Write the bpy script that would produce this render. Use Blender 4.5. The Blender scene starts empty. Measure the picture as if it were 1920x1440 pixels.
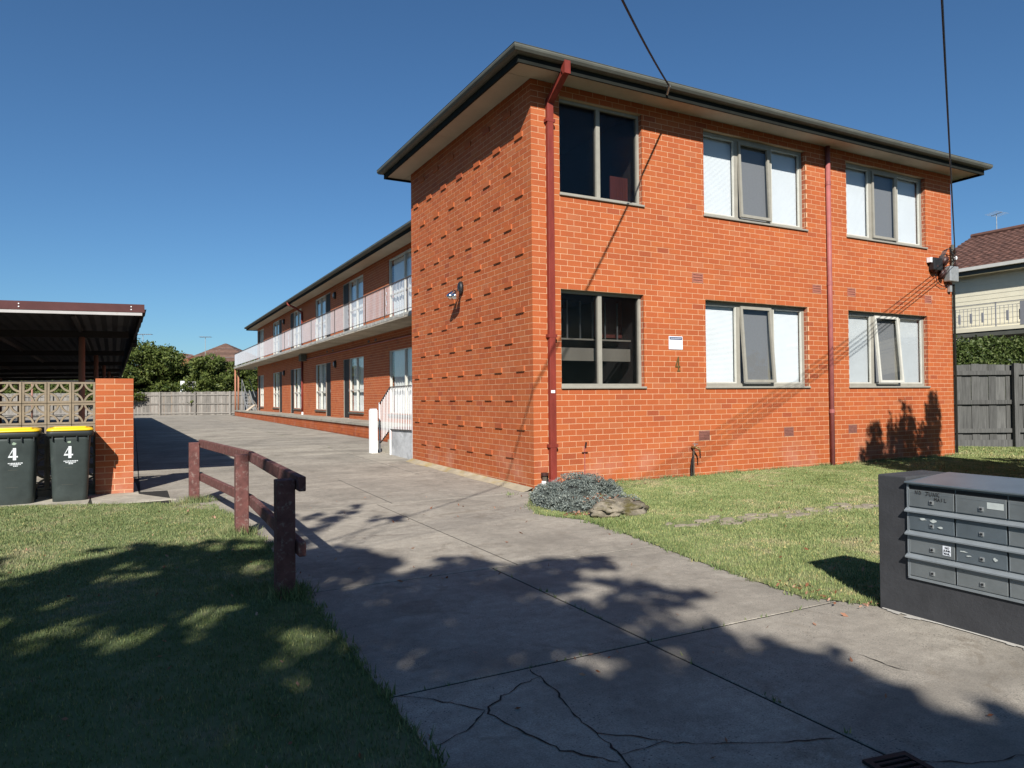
import bpy, math, random
import numpy as np
from mathutils import Vector, Matrix

random.seed(7)
RNG = np.random.default_rng(11)
scene = bpy.context.scene
COL = scene.collection

# ------------------------------------------------------------------ camera
CAM = Vector((-5.042, -8.804, 1.3555))
YAW, PITCH, ROLL = math.radians(28.0915), math.radians(1.0041), math.radians(-0.5092)
fwd = Vector((math.sin(YAW)*math.cos(PITCH), math.cos(YAW)*math.cos(PITCH), math.sin(PITCH)))
rgt = Vector((math.cos(YAW), -math.sin(YAW), 0))
upv = rgt.cross(fwd)
r2 = math.cos(ROLL)*rgt + math.sin(ROLL)*upv
u2 = -math.sin(ROLL)*rgt + math.cos(ROLL)*upv
cd = bpy.data.cameras.new('camera')
cam = bpy.data.objects.new('camera', cd)
COL.objects.link(cam)
M = Matrix((r2, u2, -fwd)).transposed().to_4x4()
M.translation = CAM
cam.matrix_world = M
cd.sensor_width = 36.0
cd.lens = 1333.26/1920*36
cd.clip_start = 0.05
cd.clip_end = 3000
scene.camera = cam

# ------------------------------------------------------------------ sky and sun
SUN_EL = math.radians(35.5)
SH = Vector((0.482, 0.876)).normalized()            # horizontal way the light travels
L = Vector((SH.x*math.cos(SUN_EL), SH.y*math.cos(SUN_EL), -math.sin(SUN_EL)))
world = bpy.data.worlds.new('World')
scene.world = world
world.use_nodes = True
wn = world.node_tree.nodes
bg = wn['Background']
sky = wn.new('ShaderNodeTexSky')
sky.sky_type = 'NISHITA'
sky.sun_disc = False
sky.sun_elevation = SUN_EL
sky.sun_rotation = math.atan2(-SH.x, -SH.y)
sky.altitude = 50
sky.air_density = 1.0
sky.dust_density = 0.35
sky.ozone_density = 6.0
tint = wn.new('ShaderNodeMix'); tint.data_type = 'RGBA'; tint.blend_type = 'MULTIPLY'; tint.inputs[0].default_value = 1.0
tint.inputs[7].default_value = (0.76, 1.0, 1.10, 1)      # camera white balance
world.node_tree.links.new(sky.outputs[0], tint.inputs[6])
world.node_tree.links.new(tint.outputs[2], bg.inputs[0])
bg.inputs[1].default_value = 0.062
sd = bpy.data.lights.new('sun', 'SUN')
sd.energy = 5.0
sd.angle = math.radians(0.53)
sd.color = (1.0, 0.972, 0.925)
so = bpy.data.objects.new('sun', sd)
so.rotation_euler = L.to_track_quat('-Z', 'Y').to_euler()
so.location = (-10, -20, 20)
COL.objects.link(so)
scene.view_settings.view_transform = 'Standard'
scene.view_settings.look = 'None'
scene.view_settings.gamma = 1
scene.view_settings.exposure = 0.5
scene.view_settings.use_curve_mapping = False
scene.cycles.max_bounces = 8
scene.cycles.diffuse_bounces = 1
scene.cycles.transparent_max_bounces = 24

# ------------------------------------------------------------------ helpers
class MB:
    """collects polygons, builds ONE mesh object"""
    def __init__(s):
        s.v = []; s.f = []; s.a = []; s.var = None
    def add(s, vs, fs, var=None):
        n = len(s.v)
        s.v.extend([tuple(v) for v in vs])
        for f in fs:
            s.f.append(tuple(i+n for i in f))
            s.a.append(random.random() if var is None else var)
        return s
    def box(s, x0, x1, y0, y1, z0, z1, var=None):
        vs = [(x0,y0,z0),(x1,y0,z0),(x1,y1,z0),(x0,y1,z0),(x0,y0,z1),(x1,y0,z1),(x1,y1,z1),(x0,y1,z1)]
        return s.add(vs, [(3,2,1,0),(4,5,6,7),(0,1,5,4),(1,2,6,5),(2,3,7,6),(3,0,4,7)], random.random() if var is None else var)
    def obox(s, c, ax, ay, az, var=None):
        """box centred at c with half-axis vectors"""
        c = Vector(c); ax = Vector(ax); ay = Vector(ay); az = Vector(az)
        vs = [c+sx*ax+sy*ay+sz*az for sz in (-1,1) for sx, sy in ((-1,-1),(1,-1),(1,1),(-1,1))]
        return s.add(vs, [(3,2,1,0),(4,5,6,7),(0,1,5,4),(1,2,6,5),(2,3,7,6),(3,0,4,7)], random.random() if var is None else var)
    def bar(s, p, q, w, h, up=(0,0,1)):
        p = Vector(p); q = Vector(q); d = (q-p); ln = d.length; d.normalize()
        upv = Vector(up)
        sd = d.cross(upv)
        if sd.length < 1e-4: sd = d.cross(Vector((0,1,0)))
        sd.normalize(); u = sd.cross(d)
        return s.obox((p+q)/2, d*ln/2, sd*w/2, u*h/2)
    def tube(s, pts, r, n=8, caps=True):
        pts = [Vector(p) for p in pts]
        rs = r if isinstance(r, (list, tuple)) else [r]*len(pts)
        base = len(s.v); N = len(pts)
        d0 = (pts[1]-pts[0]).normalized()
        side = d0.cross(Vector((0,0,1)))
        if side.length < 0.05: side = d0.cross(Vector((0,1,0)))
        side.normalize()
        vs = []
        for i, p in enumerate(pts):
            d = (pts[min(i+1,N-1)]-pts[max(i-1,0)]).normalized()
            side = (side - d*side.dot(d))
            if side.length < 1e-5: side = d.orthogonal()
            side.normalize(); u = side.cross(d)
            for k in range(n):
                a = 2*math.pi*k/n
                vs.append(p + (side*math.cos(a)+u*math.sin(a))*rs[i])
        fs = []
        for i in range(N-1):
            for k in range(n):
                a = i*n+k; b = i*n+(k+1) % n
                fs.append((a, b, b+n, a+n))
        if caps:
            fs.append(tuple(range(n))[::-1]); fs.append(tuple(range((N-1)*n, N*n)))
        return s.add(vs, fs, random.random())
    def prism(s, poly, z0, z1, var=None):
        n = len(poly)
        vs = [(p[0],p[1],z0) for p in poly]+[(p[0],p[1],z1) for p in poly]
        fs = [tuple(range(n))[::-1], tuple(range(n,2*n))]+[(i,(i+1)%n,(i+1)%n+n,i+n) for i in range(n)]
        return s.add(vs, fs, random.random() if var is None else var)
    def loft(s, rings, caps=True):
        n = len(rings[0]); vs = [p for r in rings for p in r]; fs = []
        for i in range(len(rings)-1):
            for k in range(n):
                a = i*n+k; b = i*n+(k+1) % n
                fs.append((a,b,b+n,a+n))
        if caps:
            fs.append(tuple(range(n))[::-1]); fs.append(tuple(range((len(rings)-1)*n, len(rings)*n)))
        return s.add(vs, fs, random.random())
    def mesh(s, name):
        m = bpy.data.meshes.new(name)
        m.from_pydata(s.v, [], s.f)
        at = m.attributes.new('var', 'FLOAT', 'FACE')
        at.data.foreach_set('value', s.a)
        m.update()
        return m
    def build(s, name, mat, parent=None, smooth=False):
        m = s.mesh(name)
        o = link(name, m, mat, parent)
        if smooth:
            m.polygons.foreach_set('use_smooth', [True]*len(m.polygons))
        return o

def link(name, mesh, mat=None, parent=None):
    o = bpy.data.objects.new(name, mesh)
    if mat is not None and len(mesh.materials) == 0: mesh.materials.append(mat)
    COL.objects.link(o)
    if parent is not None: o.parent = parent
    return o
def tag(o, label, cat, group=None):
    o['label'] = label; o['category'] = cat
    if group: o['group'] = group
    return o
def thing(name, label, cat, loc=(0,0,0), rz=0, group=None):
    o = bpy.data.objects.new(name, None)
    o.empty_display_size = 0.1
    COL.objects.link(o); o.location = loc; o.rotation_euler = (0,0,rz)
    return tag(o, label, cat, group)
def struct(o):
    o['kind'] = 'structure'; return o
def stuff(o):
    o['kind'] = 'stuff'; return o
def bevel(o, w=0.01, seg=2):
    md = o.modifiers.new('bevel', 'BEVEL'); md.width = w; md.segments = seg; md.limit_method = 'ANGLE'
    return o
def np_mesh(name, verts, faces_per, var=None, smooth=False):
    """verts (N,k,3): N separate k-gons"""
    N, k, _ = verts.shape
    m = bpy.data.meshes.new(name)
    m.vertices.add(N*k); m.vertices.foreach_set('co', verts.astype(np.float32).ravel())
    m.loops.add(N*k); m.loops.foreach_set('vertex_index', np.arange(N*k, dtype=np.int32))
    m.polygons.add(N); m.polygons.foreach_set('loop_start', np.arange(0, N*k, k, dtype=np.int32))
    at = m.attributes.new('var', 'FLOAT', 'FACE')
    at.data.foreach_set('value', (RNG.random(N) if var is None else var).astype(np.float32))
    m.update(calc_edges=True)
    m.validate()
    return m
def text_mesh(body, size, name='lettering', extrude=0.0006, align='LEFT', bold=0.0):
    cu = bpy.data.curves.new(name, 'FONT'); cu.body = body; cu.size = size; cu.extrude = extrude
    cu.align_x = align; cu.offset = bold; cu.resolution_u = 3
    o = bpy.data.objects.new(name, cu); COL.objects.link(o)
    dg = bpy.context.evaluated_depsgraph_get()
    m = bpy.data.meshes.new_from_object(o.evaluated_get(dg))
    bpy.data.objects.remove(o); bpy.data.curves.remove(cu)
    m.name = name
    return m

# ------------------------------------------------------------------ materials
MATS = {}
def nt(name):
    m = bpy.data.materials.new(name); m.use_nodes = True
    MATS[name] = m
    return m, m.node_tree.nodes, m.node_tree.links, m.node_tree.nodes['Principled BSDF']
def ramp(n, stops):
    r = n.new('ShaderNodeValToRGB'); e = r.color_ramp.elements
    while len(e) < len(stops): e.new(0.5)
    for i, (p, c) in enumerate(stops):
        e[i].position = p; e[i].color = (*c, 1) if len(c) == 3 else c
    return r
def noise(n, l, scale, detail=4, rough=0.6, vec=None, dist=0.0):
    t = n.new('ShaderNodeTexNoise'); t.inputs['Scale'].default_value = scale
    t.inputs['Detail'].default_value = detail; t.inputs['Roughness'].default_value = rough
    t.inputs['Distortion'].default_value = dist
    if vec is not None: l.new(vec, t.inputs['Vector'])
    return t
def mix(n, l, mode, fac, a, b):
    m = n.new('ShaderNodeMix'); m.data_type = 'RGBA'; m.blend_type = mode
    for sock, val in ((m.inputs[0], fac), (m.inputs[6], a), (m.inputs[7], b)):
        if hasattr(val, 'is_linked') or hasattr(val, 'links'): l.new(val, sock)
        elif isinstance(val, (int, float)): sock.default_value = val
        else: sock.default_value = (*val, 1)
    return m.outputs[2]
def pos(n):
    return n.new('ShaderNodeNewGeometry').outputs['Position']
def vmul(n, l, vec, s):
    m = n.new('ShaderNodeMapping'); m.inputs['Scale'].default_value = s; l.new(vec, m.inputs['Vector']); return m.outputs[0]
def varval(n, l):
    """per-piece random 0..1 : face attribute + object random, wrapped"""
    a = n.new('ShaderNodeAttribute'); a.attribute_name = 'var'
    o = n.new('ShaderNodeObjectInfo')
    ad = n.new('ShaderNodeMath'); ad.operation = 'ADD'; l.new(a.outputs['Fac'], ad.inputs[0]); l.new(o.outputs['Random'], ad.inputs[1])
    fr = n.new('ShaderNodeMath'); fr.operation = 'FRACT'; l.new(ad.outputs[0], fr.inputs[0])
    return fr.outputs[0]
def bump(n, l, b, height, strength=0.3, dist=0.01):
    bp = n.new('ShaderNodeBump'); bp.inputs['Strength'].default_value = strength; bp.inputs['Distance'].default_value = dist
    l.new(height, bp.inputs['Height']); l.new(bp.outputs[0], b.inputs['Normal'])
def simple(name, col, rough=0.6, var=0.12, scale=8, metallic=0.0, spec=0.4, bmp=0.0, stretch=(1,1,1), dirt=None, pvar=0.0):
    m, n, l, b = nt(name)
    p = vmul(n, l, pos(n), stretch)
    t = noise(n, l, scale, 6, 0.65, p)
    lo = tuple(c*(1-var) for c in col); hi = tuple(min(1, c*(1+var)) for c in col)
    r = ramp(n, [(0.3, lo), (0.7, hi)]); l.new(t.outputs[0], r.inputs[0])
    out = r.outputs[0]
    if pvar:
        v = varval(n, l)
        rr = ramp(n, [(0, (1-pvar,)*3), (1, (1+pvar,)*3)]); l.new(v, rr.inputs[0])
        out = mix(n, l, 'MULTIPLY', 1.0, out, rr.outputs[0])
    if dirt:
        t2 = noise(n, l, dirt[1], 5, 0.7, p)
        r2_ = ramp(n, [(dirt[2], (0,0,0)), (dirt[2]+0.18, (1,1,1))]); l.new(t2.outputs[0], r2_.inputs[0])
        out = mix(n, l, 'MIX', r2_.outputs[0], out, dirt[0])
    l.new(out, b.inputs['Base Color'])
    b.inputs['Roughness'].default_value = rough; b.inputs['Metallic'].default_value = metallic
    b.inputs['Specular IOR Level'].default_value = spec
    if bmp:
        t3 = noise(n, l, scale*6, 5, 0.7, p); bump(n, l, b, t3.outputs[0], bmp, 0.004)
    return m

def brick_mat():
    m, n, l, b = nt('brick_red')
    v = varval(n, l)
    r = ramp(n, [(0, (0.34,0.080,0.032)), (0.05, (0.41,0.100,0.033)), (0.5, (0.435,0.107,0.034)), (0.9, (0.46,0.122,0.037)), (1, (0.44,0.132,0.052))])
    l.new(v, r.inputs[0])
    P = pos(n)
    t = noise(n, l, 55, 5, 0.7, P); rr = ramp(n, [(0.25, (0.86,)*3), (0.75, (1.10,)*3)]); l.new(t.outputs[0], rr.inputs[0])
    c = mix(n, l, 'MULTIPLY', 1.0, r.outputs[0], rr.outputs[0])
    t2 = noise(n, l, 0.9, 4, 0.6, P); r3 = ramp(n, [(0.35, (0.9,0.9,0.92)), (0.7, (1.06,1.05,1.03))]); l.new(t2.outputs[0], r3.inputs[0])
    c = mix(n, l, 'MULTIPLY', 1.0, c, r3.outputs[0])
    # pale efflorescence low on the wall
    sx = n.new('ShaderNodeSeparateXYZ'); l.new(P, sx.inputs[0])
    mr = n.new('ShaderNodeMapRange'); mr.inputs[1].default_value = 0.75; mr.inputs[2].default_value = 0.15; l.new(sx.outputs[2], mr.inputs[0])
    t4 = noise(n, l, 1.6, 5, 0.65, P); r4 = ramp(n, [(0.48, (0,)*3), (0.72, (0.55,)*3)]); l.new(t4.outputs[0], r4.inputs[0])
    mm = n.new('ShaderNodeMath'); mm.operation = 'MULTIPLY'; l.new(mr.outputs[0], mm.inputs[0]); l.new(r4.outputs[0], mm.inputs[1])
    c = mix(n, l, 'MIX', mm.outputs[0], c, (0.50,0.27,0.20))
    l.new(c, b.inputs['Base Color']); b.inputs['Roughness'].default_value = 0.78; b.inputs['Specular IOR Level'].default_value = 0.25
    bump(n, l, b, t.outputs[0], 0.35, 0.002)
    return m
def brick_texture_mat():
    """far / hidden faces where single bricks cannot be told apart"""
    m, n, l, b = nt('brick_far')
    P = pos(n)
    g = n.new('ShaderNodeTexBrick'); sp = n.new('ShaderNodeSeparateXYZ'); l.new(P, sp.inputs[0])
    ad = n.new('ShaderNodeMath'); ad.operation = 'ADD'; l.new(sp.outputs[0], ad.inputs[0]); l.new(sp.outputs[1], ad.inputs[1])
    cb = n.new('ShaderNodeCombineXYZ'); l.new(ad.outputs[0], cb.inputs[0]); l.new(sp.outputs[2], cb.inputs[1])
    l.new(cb.outputs[0], g.inputs['Vector']); g.inputs['Scale'].default_value = 1
    g.inputs['Brick Width'].default_value = 0.24; g.inputs['Row Height'].default_value = 0.086; g.inputs['Mortar Size'].default_value = 0.005
    g.inputs['Color1'].default_value = (0.38,0.10,0.04,1); g.inputs['Color2'].default_value = (0.31,0.075,0.034,1); g.inputs['Mortar'].default_value = (0.55,0.38,0.24,1)
    l.new(g.outputs[0], b.inputs['Base Color']); b.inputs['Roughness'].default_value = 0.85
    return m
BRICK = brick_mat(); BRICKF = brick_texture_mat()
MORTAR = simple('mortar_cream', (0.63,0.375,0.215), 0.9, 0.10, 20, bmp=0.2)

def concrete_mat(name, base, tint=(1,1,1), specks=True, streak=False):
    m, n, l, b = nt(name)
    P = pos(n)
    t = noise(n, l, 1.1, 7, 0.62, P, 0.4)
    r = ramp(n, [(0.30, tuple(c*0.66 for c in base)), (0.5, base), (0.72, tuple(c*1.18 for c in base))]); l.new(t.outputs[0], r.inputs[0])
    t2 = noise(n, l, 11, 6, 0.75, P); r2_ = ramp(n, [(0.3, (0.74,)*3), (0.7, (1.16,)*3)]); l.new(t2.outputs[0], r2_.inputs[0])
    c = mix(n, l, 'MULTIPLY', 1.0, r.outputs[0], r2_.outputs[0])
    v = varval(n, l); rv = ramp(n, [(0, (0.9,0.9,0.9)), (1, (1.08,1.07,1.05))]); l.new(v, rv.inputs[0])
    c = mix(n, l, 'MULTIPLY', 1.0, c, rv.outputs[0])
    if specks:
        vo = n.new('ShaderNodeTexVoronoi'); vo.inputs['Scale'].default_value = 50; l.new(P, vo.inputs['Vector'])
        rs = ramp(n, [(0.12, (1,)*3), (0.26, (0,)*3)]); l.new(vo.outputs[0], rs.inputs[0])
        t3 = noise(n, l, 2.3, 4, 0.7, P); rm = ramp(n, [(0.42, (0,)*3), (0.60, (0.8,)*3)]); l.new(t3.outputs[0], rm.inputs[0])
        f = n.new('ShaderNodeMath'); f.operation = 'MULTIPLY'; l.new(rs.outputs[0], f.inputs[0]); l.new(rm.outputs[0], f.inputs[1])
        c = mix(n, l, 'MIX', f.outputs[0], c, (0.035,0.035,0.035))
        v2 = n.new('ShaderNodeTexVoronoi'); v2.inputs['Scale'].default_value = 95; l.new(P, v2.inputs['Vector'])
        rs2 = ramp(n, [(0.14, (0.75,)*3), (0.30, (0,)*3)]); l.new(v2.outputs[0], rs2.inputs[0])
        t7 = noise(n, l, 1.5, 5, 0.7, P, 0.5); rm2 = ramp(n, [(0.40, (0.15,)*3), (0.6, (1,)*3)]); l.new(t7.outputs[0], rm2.inputs[0])
        f2 = n.new('ShaderNodeMath'); f2.operation = 'MULTIPLY'; l.new(rs2.outputs[0], f2.inputs[0]); l.new(rm2.outputs[0], f2.inputs[1])
        c = mix(n, l, 'MIX', f2.outputs[0], c, (0.09,0.085,0.075))
    # blotchy oil and damp stains
    t5 = noise(n, l, 0.75, 6, 0.7, P, 0.8); r5 = ramp(n, [(0.53, (0,)*3), (0.70, (0.6,)*3)]); l.new(t5.outputs[0], r5.inputs[0])
    c = mix(n, l, 'MIX', r5.outputs[0], c, tuple(x*0.42 for x in base))
    if streak:
        tb = noise(n, l, 2.1, 6, 0.75, P, 1.2); rb = ramp(n, [(0.56, (0,)*3), (0.66, (0.5,)*3)]); l.new(tb.outputs[0], rb.inputs[0])
        c = mix(n, l, 'MIX', rb.outputs[0], c, (0.17,0.135,0.095))
        tg = noise(n, l, 120, 3, 0.8, P); rg = ramp(n, [(0.35, (0.72,)*3), (0.65, (1.22,)*3)]); l.new(tg.outputs[0], rg.inputs[0])
        c = mix(n, l, 'MULTIPLY', 1.0, c, rg.outputs[0])
        q = vmul(n, l, P, (0.22, 1.5, 1)); t6 = noise(n, l, 1.3, 6, 0.7, q, 0.3); r6 = ramp(n, [(0.42, (0,)*3), (0.66, (0.5,)*3)]); l.new(t6.outputs[0], r6.inputs[0])
        c = mix(n, l, 'MIX', r6.outputs[0], c, tuple(x*0.5 for x in base))
    l.new(c, b.inputs['Base Color']); b.inputs['Roughness'].default_value = 0.88; b.inputs['Specular IOR Level'].default_value = 0.25
    bump(n, l, b, t2.outputs[0], 0.35, 0.004)
    return m
CONC = concrete_mat('driveway_concrete', (0.385,0.343,0.282), streak=True)
CONC2 = concrete_mat('apron_concrete', (0.45,0.41,0.33), specks=False)
CONCP = concrete_mat('painted_concrete', (0.52,0.53,0.54), specks=False)
SLABM = concrete_mat('balcony_concrete', (0.50,0.44,0.35), specks=False)
LICHEN = simple('lichen_concrete', (0.37,0.315,0.22), 0.9, 0.3, 3, bmp=0.3, dirt=((0.36,0.25,0.065), 1.6, 0.5))
CRACK = simple('crack_dirt', (0.022,0.020,0.016), 0.95, 0.4, 30)
SOIL = simple('soil', (0.10,0.075,0.05), 0.95, 0.4, 6, bmp=0.5)
EARTH = simple('far_ground', (0.12,0.11,0.07), 0.95, 0.3, 0.6)

def grass_mat(name, blade, tn=(1,1,1)):
    m, n, l, b = nt(name)
    P = pos(n)
    t = noise(n, l, 0.8, 5, 0.6, P); t2 = noise(n, l, 4.5, 5, 0.7, P)
    r = ramp(n, [(0.34, (0.070,0.098,0.024)), (0.52, (0.122,0.150,0.047)), (0.68, (0.21,0.185,0.085))])
    md = n.new('ShaderNodeMix'); md.data_type = 'FLOAT'; md.inputs[0].default_value = 0.45; l.new(t.outputs[0], md.inputs[2]); l.new(t2.outputs[0], md.inputs[3])
    l.new(md.outputs[0], r.inputs[0]); c = r.outputs[0]
    if blade:
        v = varval(n, l); rv = ramp(n, [(0, (0.6,0.72,0.55)), (0.7, (1.1,1.1,1.0)), (0.9, (1.35,1.2,1.1)), (1, (2.0,1.5,1.3))]); l.new(v, rv.inputs[0])
        c = mix(n, l, 'MULTIPLY', 1.0, c, rv.outputs[0])
        c = mix(n, l, 'MULTIPLY', 1.0, c, (2.0,1.85,2.0))
    else:
        c = mix(n, l, 'MULTIPLY', 1.0, c, (1.5,1.4,1.4))
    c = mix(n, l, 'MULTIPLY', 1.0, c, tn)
    l.new(c, b.inputs['Base Color']); b.inputs['Roughness'].default_value = 0.7 if blade else 0.95
    b.inputs['Specular IOR Level'].default_value = 0.2
    return m
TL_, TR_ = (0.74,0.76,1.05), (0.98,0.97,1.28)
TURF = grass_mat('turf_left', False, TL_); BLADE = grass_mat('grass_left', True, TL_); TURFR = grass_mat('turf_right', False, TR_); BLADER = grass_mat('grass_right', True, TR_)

def leaf_mat(name, c0, c1, c2, trans=0.25):
    m, n, l, b = nt(name)
    v = varval(n, l); r = ramp(n, [(0, c0), (0.55, c1), (1, c2)]); l.new(v, r.inputs[0])
    l.new(r.outputs[0], b.inputs['Base Color']); b.inputs['Roughness'].default_value = 0.55; b.inputs['Specular IOR Level'].default_value = 0.3
    tr = n.new('ShaderNodeBsdfTranslucent'); l.new(r.outputs[0], tr.inputs[0])
    ms = n.new('ShaderNodeMixShader'); ms.inputs[0].default_value = trans
    l.new(b.outputs[0], ms.inputs[1]); l.new(tr.outputs[0], ms.inputs[2]); l.new(ms.outputs[0], n['Material Output'].inputs[0])
    return m
LEAF = leaf_mat('leaf_green', (0.042,0.062,0.012), (0.092,0.122,0.024), (0.165,0.19,0.048), 0.28)
LEAFD = leaf_mat('leaf_dark', (0.025,0.045,0.012), (0.05,0.08,0.02), (0.085,0.11,0.03), 0.10)
HEDGE = leaf_mat('leaf_hedge', (0.03,0.05,0.010), (0.07,0.105,0.02), (0.17,0.20,0.07))
JUNI = leaf_mat('juniper_blue', (0.09,0.11,0.10), (0.19,0.215,0.19), (0.28,0.30,0.255), 0.05)
DRY = leaf_mat('dry_leaf', (0.20,0.075,0.035), (0.33,0.15,0.085), (0.46,0.27,0.18), 0.15)
BARK = simple('bark', (0.11,0.085,0.06), 0.9, 0.35, 9, bmp=0.6, stretch=(3,3,0.6))
ROCKM = simple('rock_grey', (0.20,0.17,0.125), 0.95, 0.55, 9, bmp=1.0, dirt=((0.085,0.07,0.02), 6, 0.47))

MAROON = simple('maroon_paint', (0.205,0.031,0.020), 0.6, 0.28, 3, spec=0.35, stretch=(3,3,0.7), dirt=((0.25,0.06,0.045), 2.5, 0.58))
PINKP = simple('faded_maroon', (0.33,0.105,0.095), 0.6, 0.18, 5)
RAILW = simple('weathered_maroon_timber', (0.135,0.052,0.044), 0.85, 0.35, 14, bmp=0.4, stretch=(1,1,1), dirt=((0.27,0.195,0.165), 22, 0.55))
FASC = simple('fascia_black', (0.017,0.018,0.015), 0.9, 0.2, 5, spec=0.1)
GUTT = simple('gutter_grey', (0.105,0.106,0.088), 0.6, 0.15, 3, spec=0.2)
SOFF = simple('soffit_cream', (0.47,0.40,0.31), 0.85, 0.10, 2)
TILEM = simple('roof_tile_grey', (0.19,0.16,0.12), 0.9, 0.3, 5, pvar=0.2)
FRAME = simple('window_frame_taupe', (0.30,0.28,0.232), 0.6, 0.10, 6, spec=0.4)
FRAMEL = simple('window_frame_light', (0.56,0.54,0.47), 0.6, 0.08, 6)
BLIND = simple('blind_white', (0.70,0.72,0.735), 0.7, 0.03, 3)
BLIND2 = simple('blind_grey_white', (0.50,0.52,0.53), 0.7, 0.05, 3)
CURT = simple('curtain_white', (0.78,0.77,0.74), 0.85, 0.05, 2)
SCREEN = simple('insect_screen', (0.17,0.17,0.175), 0.9, 0.1, 40)
DARKD = simple('dark_screen_door', (0.020,0.018,0.017), 0.7, 0.2, 9)
ROOM = simple('room_dark', (0.060,0.052,0.048), 0.9, 0.1, 2)
ROOMW = simple('stair_beige', (0.50,0.46,0.37), 0.8, 0.06, 2)
WHITE = simple('white_paint', (0.80,0.80,0.79), 0.5, 0.03, 3)
RAILM = simple('railing_offwhite', (0.43,0.45,0.48), 0.55, 0.08, 5)
RAILTOP = simple('railing_dark_cap', (0.10,0.08,0.075), 0.6, 0.2, 5)
TERRA = simple('terracotta_vent', (0.34,0.12,0.08), 0.85, 0.15, 12)
VENTD = simple('vent_maroon', (0.235,0.095,0.07), 0.85, 0.2, 20)
BRASS = simple('aged_brass', (0.23,0.15,0.055), 0.5, 0.3, 25, metallic=0.6)
BLACK = simple('black_plastic', (0.018,0.018,0.019), 0.45, 0.2, 8)
DARKR = simple('dark_brown_bakelite', (0.055,0.022,0.018), 0.45, 0.2, 12)
ZINC = simple('galvanised_steel', (0.42,0.43,0.42), 0.45, 0.15, 14, metallic=0.55)
CHROME = simple('bright_chrome', (0.75,0.76,0.78), 0.15, 0.05, 5, metallic=1.0)
NAVY = simple('sign_navy', (0.018,0.035,0.11), 0.5, 0.1, 5)
SIGNW = simple('sign_white', (0.80,0.82,0.86), 0.5, 0.02, 5)
SIGNT = simple('sign_print_grey', (0.40,0.41,0.46), 0.6, 0.05, 9)
INK = simple('black_ink', (0.02,0.02,0.02), 0.7, 0.2, 30)
RENDER = simple('charcoal_render', (0.045,0.045,0.048), 0.8, 0.18, 7, bmp=0.6)
ALU = simple('letterbox_metal', (0.24,0.258,0.258), 0.42, 0.16, 5, metallic=0.5, spec=0.5, dirt=((0.28,0.30,0.30), 7, 0.62))
ALUB = simple('letterbox_metal_blue', (0.20,0.235,0.255), 0.36, 0.14, 5, metallic=0.55, spec=0.5)
ALUL = simple('letterbox_rim_light', (0.30,0.325,0.335), 0.4, 0.12, 8, metallic=0.4)
GLUE = simple('glue_remains', (0.50,0.53,0.50), 0.8, 0.1, 20)
BINB = simple('bin_dark_green', (0.038,0.048,0.044), 0.5, 0.22, 5, spec=0.4, dirt=((0.062,0.075,0.068), 4, 0.6))
BINR = simple('bin_black_rim', (0.028,0.032,0.032), 0.5, 0.15, 5)
BINL = simple('bin_lid_yellow', (0.78,0.50,0.015), 0.4, 0.06, 4, spec=0.5)
BINW = simple('bin_white_print', (0.76,0.78,0.78), 0.6, 0.05, 10)
BREEZE = simple('breeze_block', (0.235,0.19,0.135), 0.92, 0.18, 14, bmp=0.6, pvar=0.08)
TIMB = simple('grey_paling', (0.205,0.185,0.16), 0.92, 0.30, 5, bmp=0.5, stretch=(6,6,0.5), pvar=0.3, dirt=((0.30,0.21,0.13), 0.7, 0.6))
TIMBD = simple('dark_grey_paling', (0.098,0.096,0.088), 0.92, 0.35, 5, bmp=0.5, stretch=(6,6,0.5), pvar=0.22)
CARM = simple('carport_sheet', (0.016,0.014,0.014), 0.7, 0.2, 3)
CARF = simple('carport_fascia_maroon', (0.092,0.036,0.034), 0.7, 0.2, 3, spec=0.2)
CARW = simple('carport_batten_white', (0.45,0.43,0.41), 0.75, 0.1, 4, dirt=((0.30,0.24,0.16), 5, 0.62))
POSTM = simple('carport_post', (0.33,0.16,0.12), 0.7, 0.15, 3)
ORPOST = simple('orange_brown_post', (0.36,0.15,0.085), 0.6, 0.12, 4)
NTILE = simple('brown_tile', (0.105,0.05,0.036), 0.85, 0.25, 4, pvar=0.35)
NTILE2 = simple('orange_tile', (0.245,0.088,0.046), 0.9, 0.25, 3, pvar=0.25)
NTILE3 = simple('dull_tile', (0.145,0.082,0.058), 0.9, 0.2, 3, pvar=0.2)
CREAM = simple('cream_board', (0.74,0.68,0.51), 0.7, 0.05, 3)
CREAMG = simple('gutter_cream', (0.60,0.58,0.52), 0.6, 0.06, 4)
NBAL = simple('balcony_grey_steel', (0.23,0.23,0.24), 0.6, 0.1, 5)
WIREM = simple('cable_black', (0.012,0.012,0.016), 0.6, 0.1, 5)
POLEM = simple('pole_timber', (0.16,0.12,0.085), 0.9, 0.3, 4, bmp=0.4, stretch=(3,3,0.4))
GRATE = simple('grate_iron', (0.014,0.014,0.014), 0.7, 0.3, 20)
LIT = simple('pale_timber_plank', (0.52,0.42,0.31), 0.8, 0.15, 6)

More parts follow.
